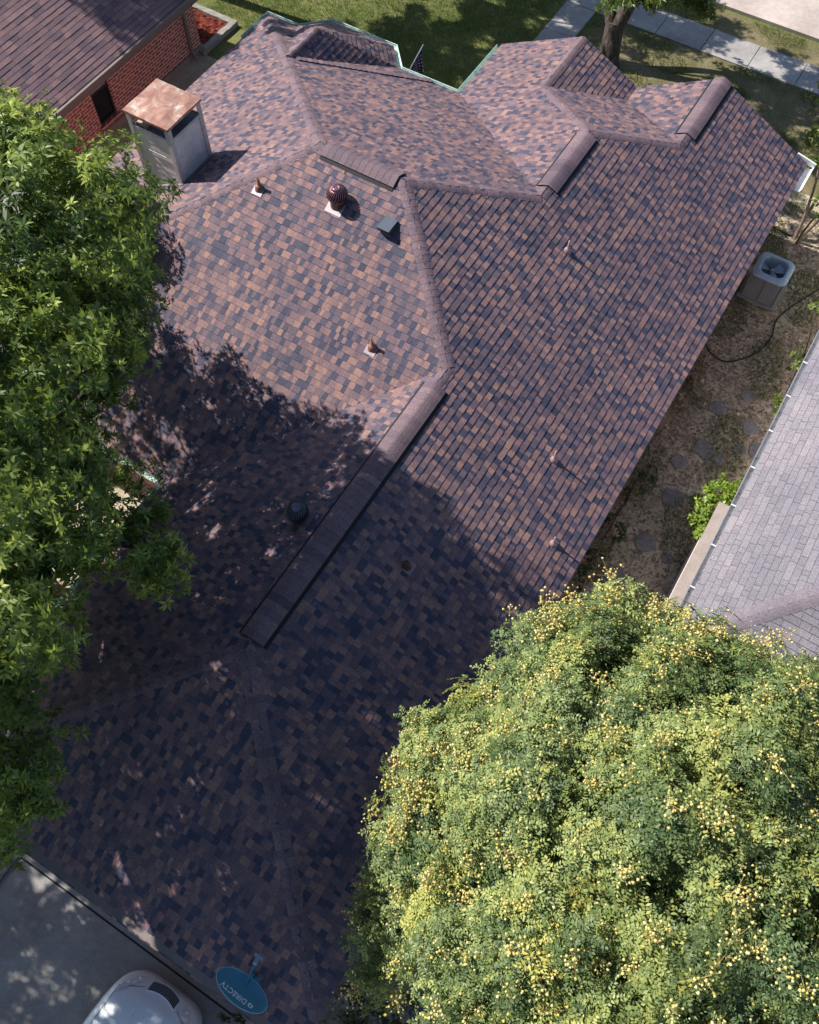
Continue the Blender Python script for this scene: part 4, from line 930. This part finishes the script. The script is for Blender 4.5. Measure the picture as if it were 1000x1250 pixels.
# pods: branching panicles of small balloon-like pods standing above the leaves
rg = np.random.default_rng(77)
octv = np.array([(1, 0, 0), (0, 1, 0), (-1, 0, 0), (0, -1, 0), (0, 0, 1.25), (0, 0, -1.1)]); octf = np.array([(0, 1, 4), (1, 2, 4), (2, 3, 4), (3, 0, 4), (1, 0, 5), (2, 1, 5), (3, 2, 5), (0, 3, 5)])
pp = []; stalk = MB()
sel = [c for c in ce if c[1][2] > -.05]; rg.shuffle(sel)
heavy = [Vector((7.2, -10.5, 5.7)), Vector((6.75, -11.4, 4.0)), Vector((6.8, -8.9, 6.1)), Vector((7.1, -6.5, 6.0)), Vector((8.0, -5.9, 6.2)), Vector((9.5,-5.3,6.2))]
for c, od, cr in sel[:3600]:
    if rg.random() > .95: continue
    hv = min((Vector(c)-h).length for h in heavy) < .9
    d = od*.5 + np.array([0, 0, .75]) + rg.normal(size=3)*.3; d /= np.linalg.norm(d)
    L = rg.uniform(.2, .46)*(1.25 if hv else 1); b = c + od*cr*.75; tip = b + d*L
    if rg.random() < .8: stalk.tube([b, b + d*L*.5 + rg.normal(size=3)*.015, tip], [.0045, .0035, .002], 3, cap=False)
    npod = int(rg.integers(8, 46)*(1.9 if hv else 1))
    for _ in range(npod):
        t = rg.uniform(.25, 1); q = b + d*L*t + rg.normal(size=3)*np.array([.08, .08, .06])*(1.25 if hv else 1); pp.append(q)
        if rg.random() < .3: stalk.tube([b + d*L*t*.8, q], [.003, .002], 3, cap=False)
pp = np.array(pp); n = len(pp); V, F, T = instance(octv, octf, np.zeros(8), pp, frames(rg.normal(size=(n, 3)) + np.array([0, 0, 1.]), rg), rg.uniform(.010, .026, n), rg.uniform(.1, 1, n))
tag(mesh_np('seed_pods', V, F, T, M['pod'], gt), kind='stuff'); stalk.build('stalks', M['stalk'], gt)

def tmpl_small(rg, n=9, L=.07, W=.04): return tmpl_oak(rg, n, L, W)
# street tree behind the house
sl = [(-1.3,15.0,5.2,1.4,1.2,1.0), (.6,14.6,5.4,1.4,1.2,1.0), (-.4,12.8,6.3,1.6,1.3,1.1), (1.3,12.4,5.8,1.2,1.2,.9), (-2.2,13.2,5.8,1.4,1.3,1.0), (-.2,14.6,7.2,1.6,1.5,1.1), (-.9,14.3,3.6,.55,.5,.35), (.9,14.9,3.9,.8,.6,.4), (0.1,10.6,7.0,1.3,1.2,.9), (2.3,13.6,6.0,1.0,1.0,.8), (.1,9.5,6.5,.9,.7,.5), (-.35,11.7,3.1,.45,.4,.25), (.3,11.9,3.0,.4,.4,.25), (.0,12.3,3.4,.5,.45,.3), (1.15,12.5,3.1,.45,.35,.25), (1.55,12.9,2.9,.3,.3,.2), (.75,11.9,3.4,.35,.3,.25)]
st = empty('street_tree', (-.56, 13.15, 0), 'dark barked forked tree standing on the front lawn behind the gable', 'tree')
ce = crown('crown', st, M['light_leaf'], sl, tmpl_oak, 41, per_m2=11, clump=.34, inner=.2, size=1.1, base=.4)
mb = MB()
mb.tube(bez([(-.55, 13.12, -.15), (-.58, 13.2, .3), (-.66, 13.35, .8), (-.68, 13.42, 1.25)], 6), [.44-.12*min(1, i/5) - .002*i for i in range(19)], 14)
for pts, r in (([(-.64, 13.3, .9), (-1.15, 13.6, 1.9), (-1.5, 14.2, 3.4), (-1.5, 14.6, 4.8)], .21), ([(-.64, 13.35, 1.0), (-.35, 13.6, 2.1), (-.2, 13.9, 3.6), (-.3, 13.7, 5.4)], .23), ([(-.4, 13.8, 2.8), (.3, 14.1, 3.8), (.9, 14.2, 5.0)], .09), ([(-1.0, 13.7, 2.2), (-.9, 14.0, 3.0), (-.9, 14.25, 3.5)], .05)):
    q = bez(pts, 5); mb.tube(q, [r*(1-.6*i/(len(q)-1)) for i in range(len(q))], 10)
mb.build('trunk', M['bark'], st, smooth=True)
# trees beyond the frame whose shade falls on the lawn, the front porch roof and the brick house
for (x, y, h, r, lb, sd_) in ((-13.6, 9.4, 8.0, 2.3, 'shade tree on the lawn before the brick house, nearest it', 51), (-11.5, 13.4, 8.2, 2.7, 'spreading shade tree in the middle of the front lawn', 52), (-7.0, 15.6, 7.4, 2.2, 'shade tree closest to the kerb by the front lawn', 53), (-17.8, 5.2, 10.2, 2.0, 'tall shade tree behind the brick house roof', 54)):
    e = empty('shade_tree', (x, y, 0), lb, 'tree', 'shade trees along the front lawns'); rg2 = random.Random(sd_)
    lo = [(x+r*.62*math.cos(a)*rg2.uniform(.7, 1.2), y+r*.62*math.sin(a)*rg2.uniform(.7, 1.2), h-1.4+rg2.uniform(-.6, .6), r*.55, r*.5, r*.4) for a in [2*math.pi*k/6+.3 for k in range(6)]] + [(x, y, h-.6, r*.7, r*.7, r*.42)]
    if sd_ == 51: lo += [(-12.5, 6.1, 7.8, 1.3, .9, .8), (-11.6, 5.9, 7.3, 1.1, .7, .6), (-12.9, 7.4, 7.4, 1.2, 1.0, .8), (-11.9, 6.7, 7.6, 1.2, .8, .6)]
    ce2 = crown('crown', e, M['oak_leaf'], lo, tmpl_oak, sd_, per_m2=5.5, clump=.42, inner=.2, size=1.5, base=.5)
    limbs('trunk', e, [(x, y, -.1), (x+.1, y, 2.0), (x, y+.1, 4.0), (x, y, h-3)], lo, ce2, sd_, .22, 20)
# slender multi-stemmed tree at the right corner
cl_ = [(6.15,10.9,2.5,.42,.5,.35), (6.35,10.3,2.1,.3,.3,.22), (6.6,10.0,2.6,.4,.4,.3), (6.7,9.5,2.0,.25,.22,.16), (7.3,8.1,2.1,.3,.28,.2), (6.5,11.6,2.9,.6,.5,.4), (7.5,10.6,3.2,.8,.7,.5), (8.3,9.4,3.0,.7,.6,.5), (7.6,8.9,2.8,.4,.35,.3)]
ct = empty('slender_tree', (7.15, 9.3, 0), 'small pale green tree with thin bare stems at the right edge beside the roof corner', 'tree')
ce = crown('crown', ct, M['light_leaf'], cl_, tmpl_small, 61, per_m2=16, clump=.22, inner=.2, size=1.25, base=.55)
mb = MB()
for k, p in enumerate(([(7.1, 9.2, 0), (7.0, 9.5, .9), (6.75, 10.0, 1.8), (6.3, 10.8, 2.5)], [(7.15, 9.15, 0), (7.45, 9.3, .9), (7.9, 9.4, 1.9), (8.3, 9.4, 3.0)], [(7.05, 9.25, 0), (7.1, 9.7, 1.1), (7.3, 10.2, 2.2), (7.5, 10.6, 3.0)], [(7.2, 9.1, 0), (7.2, 8.7, .8), (7.3, 8.1, 2.0)])):
    q = bez(p, 5); mb.tube(q, [.05*(1-.6*i/(len(q)-1)) for i in range(len(q))], 7)
mb.build('trunk', speck('smooth_pale_bark', (.20, .15, .12), .3, 14, .7), ct, smooth=True)
# bushes
def bush(name, lb, loc, lo, mat, seed, dens=20, size=1., tmpl=tmpl_small, cat='bush', clump=.16, base=.5):
    e = empty(name, loc, lb, cat); ce = crown('foliage', e, M[mat], lo, tmpl, seed, per_m2=dens, clump=clump, inner=.2, size=size, base=base)
    mb = MB(); rg = random.Random(seed)
    for k in range(7):
        l = rg.choice(lo); q = bez([(loc[0]+rg.uniform(-.08, .08), loc[1]+rg.uniform(-.08, .08), 0), (l[0]*.5+loc[0]*.5, l[1]*.5+loc[1]*.5, l[2]*.5), l[:3]], 4); mb.tube(q, [.018*(1-.6*i/(len(q)-1)) for i in range(len(q))], 5)
    mb.build('stem', M['bark'], e); return e
bush('bush', 'bright lime green bush tucked against the neighbour gutter', (8.6, -.3, 0), [(8.52,-.1,1.35,.42,.38,.32), (8.35,-.55,1.2,.34,.36,.3), (8.55,-.7,1.3,.3,.4,.32), (8.5,-.3,.8,.45,.5,.5), (8.3,-1.0,1.0,.26,.28,.3)], 'lime_leaf', 71, 60, 1.15, clump=.15)
rose = bush('rose_bush', 'leggy bush with a pink flower beside the neighbour gutter', (8.75, 5.5, 0), [(8.75,5.2,1.0,.3,.28,.3), (8.4,5.9,1.2,.22,.22,.3), (8.6,4.6,.8,.25,.25,.22), (8.75,6.2,1.3,.25,.25,.25), (8.65, 3.0, .8, .16,.2,.15)], 'light_leaf', 72, 26, 1.0, clump=.13, base=.3)
mb = MB(); c = Vector((8.62, 5.75, 1.75))
for k in range(8): a = 2*math.pi*k/8; mb.face([c, c + Vector((math.cos(a)*.06, math.sin(a)*.06, .02)), c + Vector((math.cos(a+.5)*.075, math.sin(a+.5)*.075, .035)), c + Vector((math.cos(a+.9)*.05, math.sin(a+.9)*.05, .03))], .5)
mb.build('flower', M['pink'], rose); 
bush('shrub', 'sparse brown twiggy shrub in the dark under the right eave, upper one', (6.5, 3.3, 0), [(6.55,3.3,.45,.35,.5,.35), (6.5,2.6,.35,.3,.4,.25)], 'dry_leaf', 73, 26, 1.0, clump=.16)
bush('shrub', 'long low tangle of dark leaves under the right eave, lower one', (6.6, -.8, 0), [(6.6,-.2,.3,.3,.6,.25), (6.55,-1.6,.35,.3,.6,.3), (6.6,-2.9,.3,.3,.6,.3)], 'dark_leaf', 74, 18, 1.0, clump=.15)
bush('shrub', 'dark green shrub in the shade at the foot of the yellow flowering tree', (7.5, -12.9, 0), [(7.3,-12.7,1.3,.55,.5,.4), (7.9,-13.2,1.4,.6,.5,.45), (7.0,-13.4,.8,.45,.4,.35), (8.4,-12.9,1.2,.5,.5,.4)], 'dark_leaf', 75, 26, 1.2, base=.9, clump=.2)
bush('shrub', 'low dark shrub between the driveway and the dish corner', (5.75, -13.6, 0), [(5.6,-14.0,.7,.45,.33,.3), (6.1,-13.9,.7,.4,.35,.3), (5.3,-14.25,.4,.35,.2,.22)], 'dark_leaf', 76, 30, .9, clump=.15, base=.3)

# loose ground cover: leaf litter and grass blades
def scatter(name, n, region, mat, seed, L, W, up, z=.0, kind='stuff', lim=None):
    rg = np.random.default_rng(seed); p = np.empty((n, 3)); p[:, 0] = rg.uniform(region[0], region[1], n); p[:, 1] = rg.uniform(region[2], region[3], n); p[:, 2] = z
    if lim is not None: p = p[lim(p)]
    n = len(p); tv = np.array([(0, 0, 0), (W/2, L*.45, L*.08), (0, L, L*.02), (-W/2, L*.45, L*.1)]) if not up else np.array([(-W/2, 0, 0), (W/2, 0, 0), (W*.3, L*.25, L*.75), (0, L*.5, L)])
    a = rg.uniform(0, 2*math.pi, n); tilt = rg.uniform(-.25, .25, n) if not up else rg.uniform(-.5, .5, n)
    ca, sa = np.cos(a), np.sin(a); ct_, st_ = np.cos(tilt), np.sin(tilt)
    Rz = np.zeros((n, 3, 3)); Rz[:, 0, 0] = ca; Rz[:, 0, 1] = -sa; Rz[:, 1, 0] = sa; Rz[:, 1, 1] = ca; Rz[:, 2, 2] = 1
    Rx = np.zeros((n, 3, 3)); Rx[:, 0, 0] = 1; Rx[:, 1, 1] = ct_; Rx[:, 1, 2] = -st_; Rx[:, 2, 1] = st_; Rx[:, 2, 2] = ct_
    V, F, T = instance(tv, np.array([[0, 1, 2, 3]]), np.zeros(1), p, Rz @ Rx, rg.uniform(.6, 1.5, n), rg.beta(2, 3, n))
    return tag(mesh_np(name, V, F, T, mat), kind=kind)
scatter('leaf_litter', 24000, (6.0, 9.1, -14, 10.5), M['dry_leaf'], 81, .085, .05, False, .004)
scatter('grass', 110000, (-13, 9.5, 8.4, 17.6), M['blade'], 82, .075, .012, True, 0, lim=lambda p: ~(((p[:, 0] > -3.1) & (p[:, 0] < -1.98)) | ((p[:, 1] > 15.26) & (p[:, 1] < 16.52)) | ((p[:, 0] < -11.5) & (p[:, 1] < 8.6))) & ((p[:, 0] < -1.9) | (np.sin(p[:, 0]*2.3)+np.sin(p[:, 1]*3.1+p[:, 0]) > .2)))
scatter('weeds', 30000, (6.3, 9.1, -7, 10.5), M['blade'], 83, .07, .016, True, 0, lim=lambda p: (np.sin(p[:, 0]*4.1)+np.sin(p[:, 1]*2.3+p[:, 0]*2) > .3))

# ------------------------------------------------------------------ camera, light, world
c = [1.0761452584262383, 0.538528802910102, 0.4684472296024333, 0.013037560410845786, 7.195745098869361, -11.679169954318978, 18.43327476950357]
cam = bpy.data.cameras.new('camera'); co = bpy.data.objects.new('camera', cam); COL.objects.link(co)
cam.sensor_fit = 'HORIZONTAL'; cam.sensor_width = 36; cam.lens = 36*c[0]; cam.clip_end = 2000
co.matrix_world = Matrix.Translation(c[4:7]) @ Matrix.Rotation(c[1], 4, 'Z') @ Matrix.Rotation(c[2], 4, 'X') @ Matrix.Rotation(c[3], 4, 'Z')
scene.camera = co
EL = 43; AZ = 4     # light travels towards +x
sun = bpy.data.lights.new('sun', 'SUN'); so = bpy.data.objects.new('sun', sun); COL.objects.link(so)
sun.energy = 4.6; sun.angle = R(.5); sun.color = (1, .94, .86)
dv = Vector((math.cos(R(EL))*math.cos(R(AZ)), math.cos(R(EL))*math.sin(R(AZ)), -math.sin(R(EL))))
so.rotation_euler = dv.to_track_quat('-Z', 'Y').to_euler()
w = bpy.data.worlds.new('World'); scene.world = w; w.use_nodes = True; nt = w.node_tree
sky = nt.nodes.new('ShaderNodeTexSky'); sky.sky_type = 'NISHITA'; sky.sun_disc = False; sky.sun_elevation = R(EL); sky.sun_rotation = R(270 - AZ); sky.air_density = 1.0; sky.ozone_density = 3.6
bg = nt.nodes['Background']; nt.links.new(sky.outputs[0], bg.inputs[0]); bg.inputs[1].default_value = .08
vs = scene.view_settings; vs.view_transform = 'Standard'; vs.look = 'None'; vs.exposure = 0.75; vs.gamma = 1
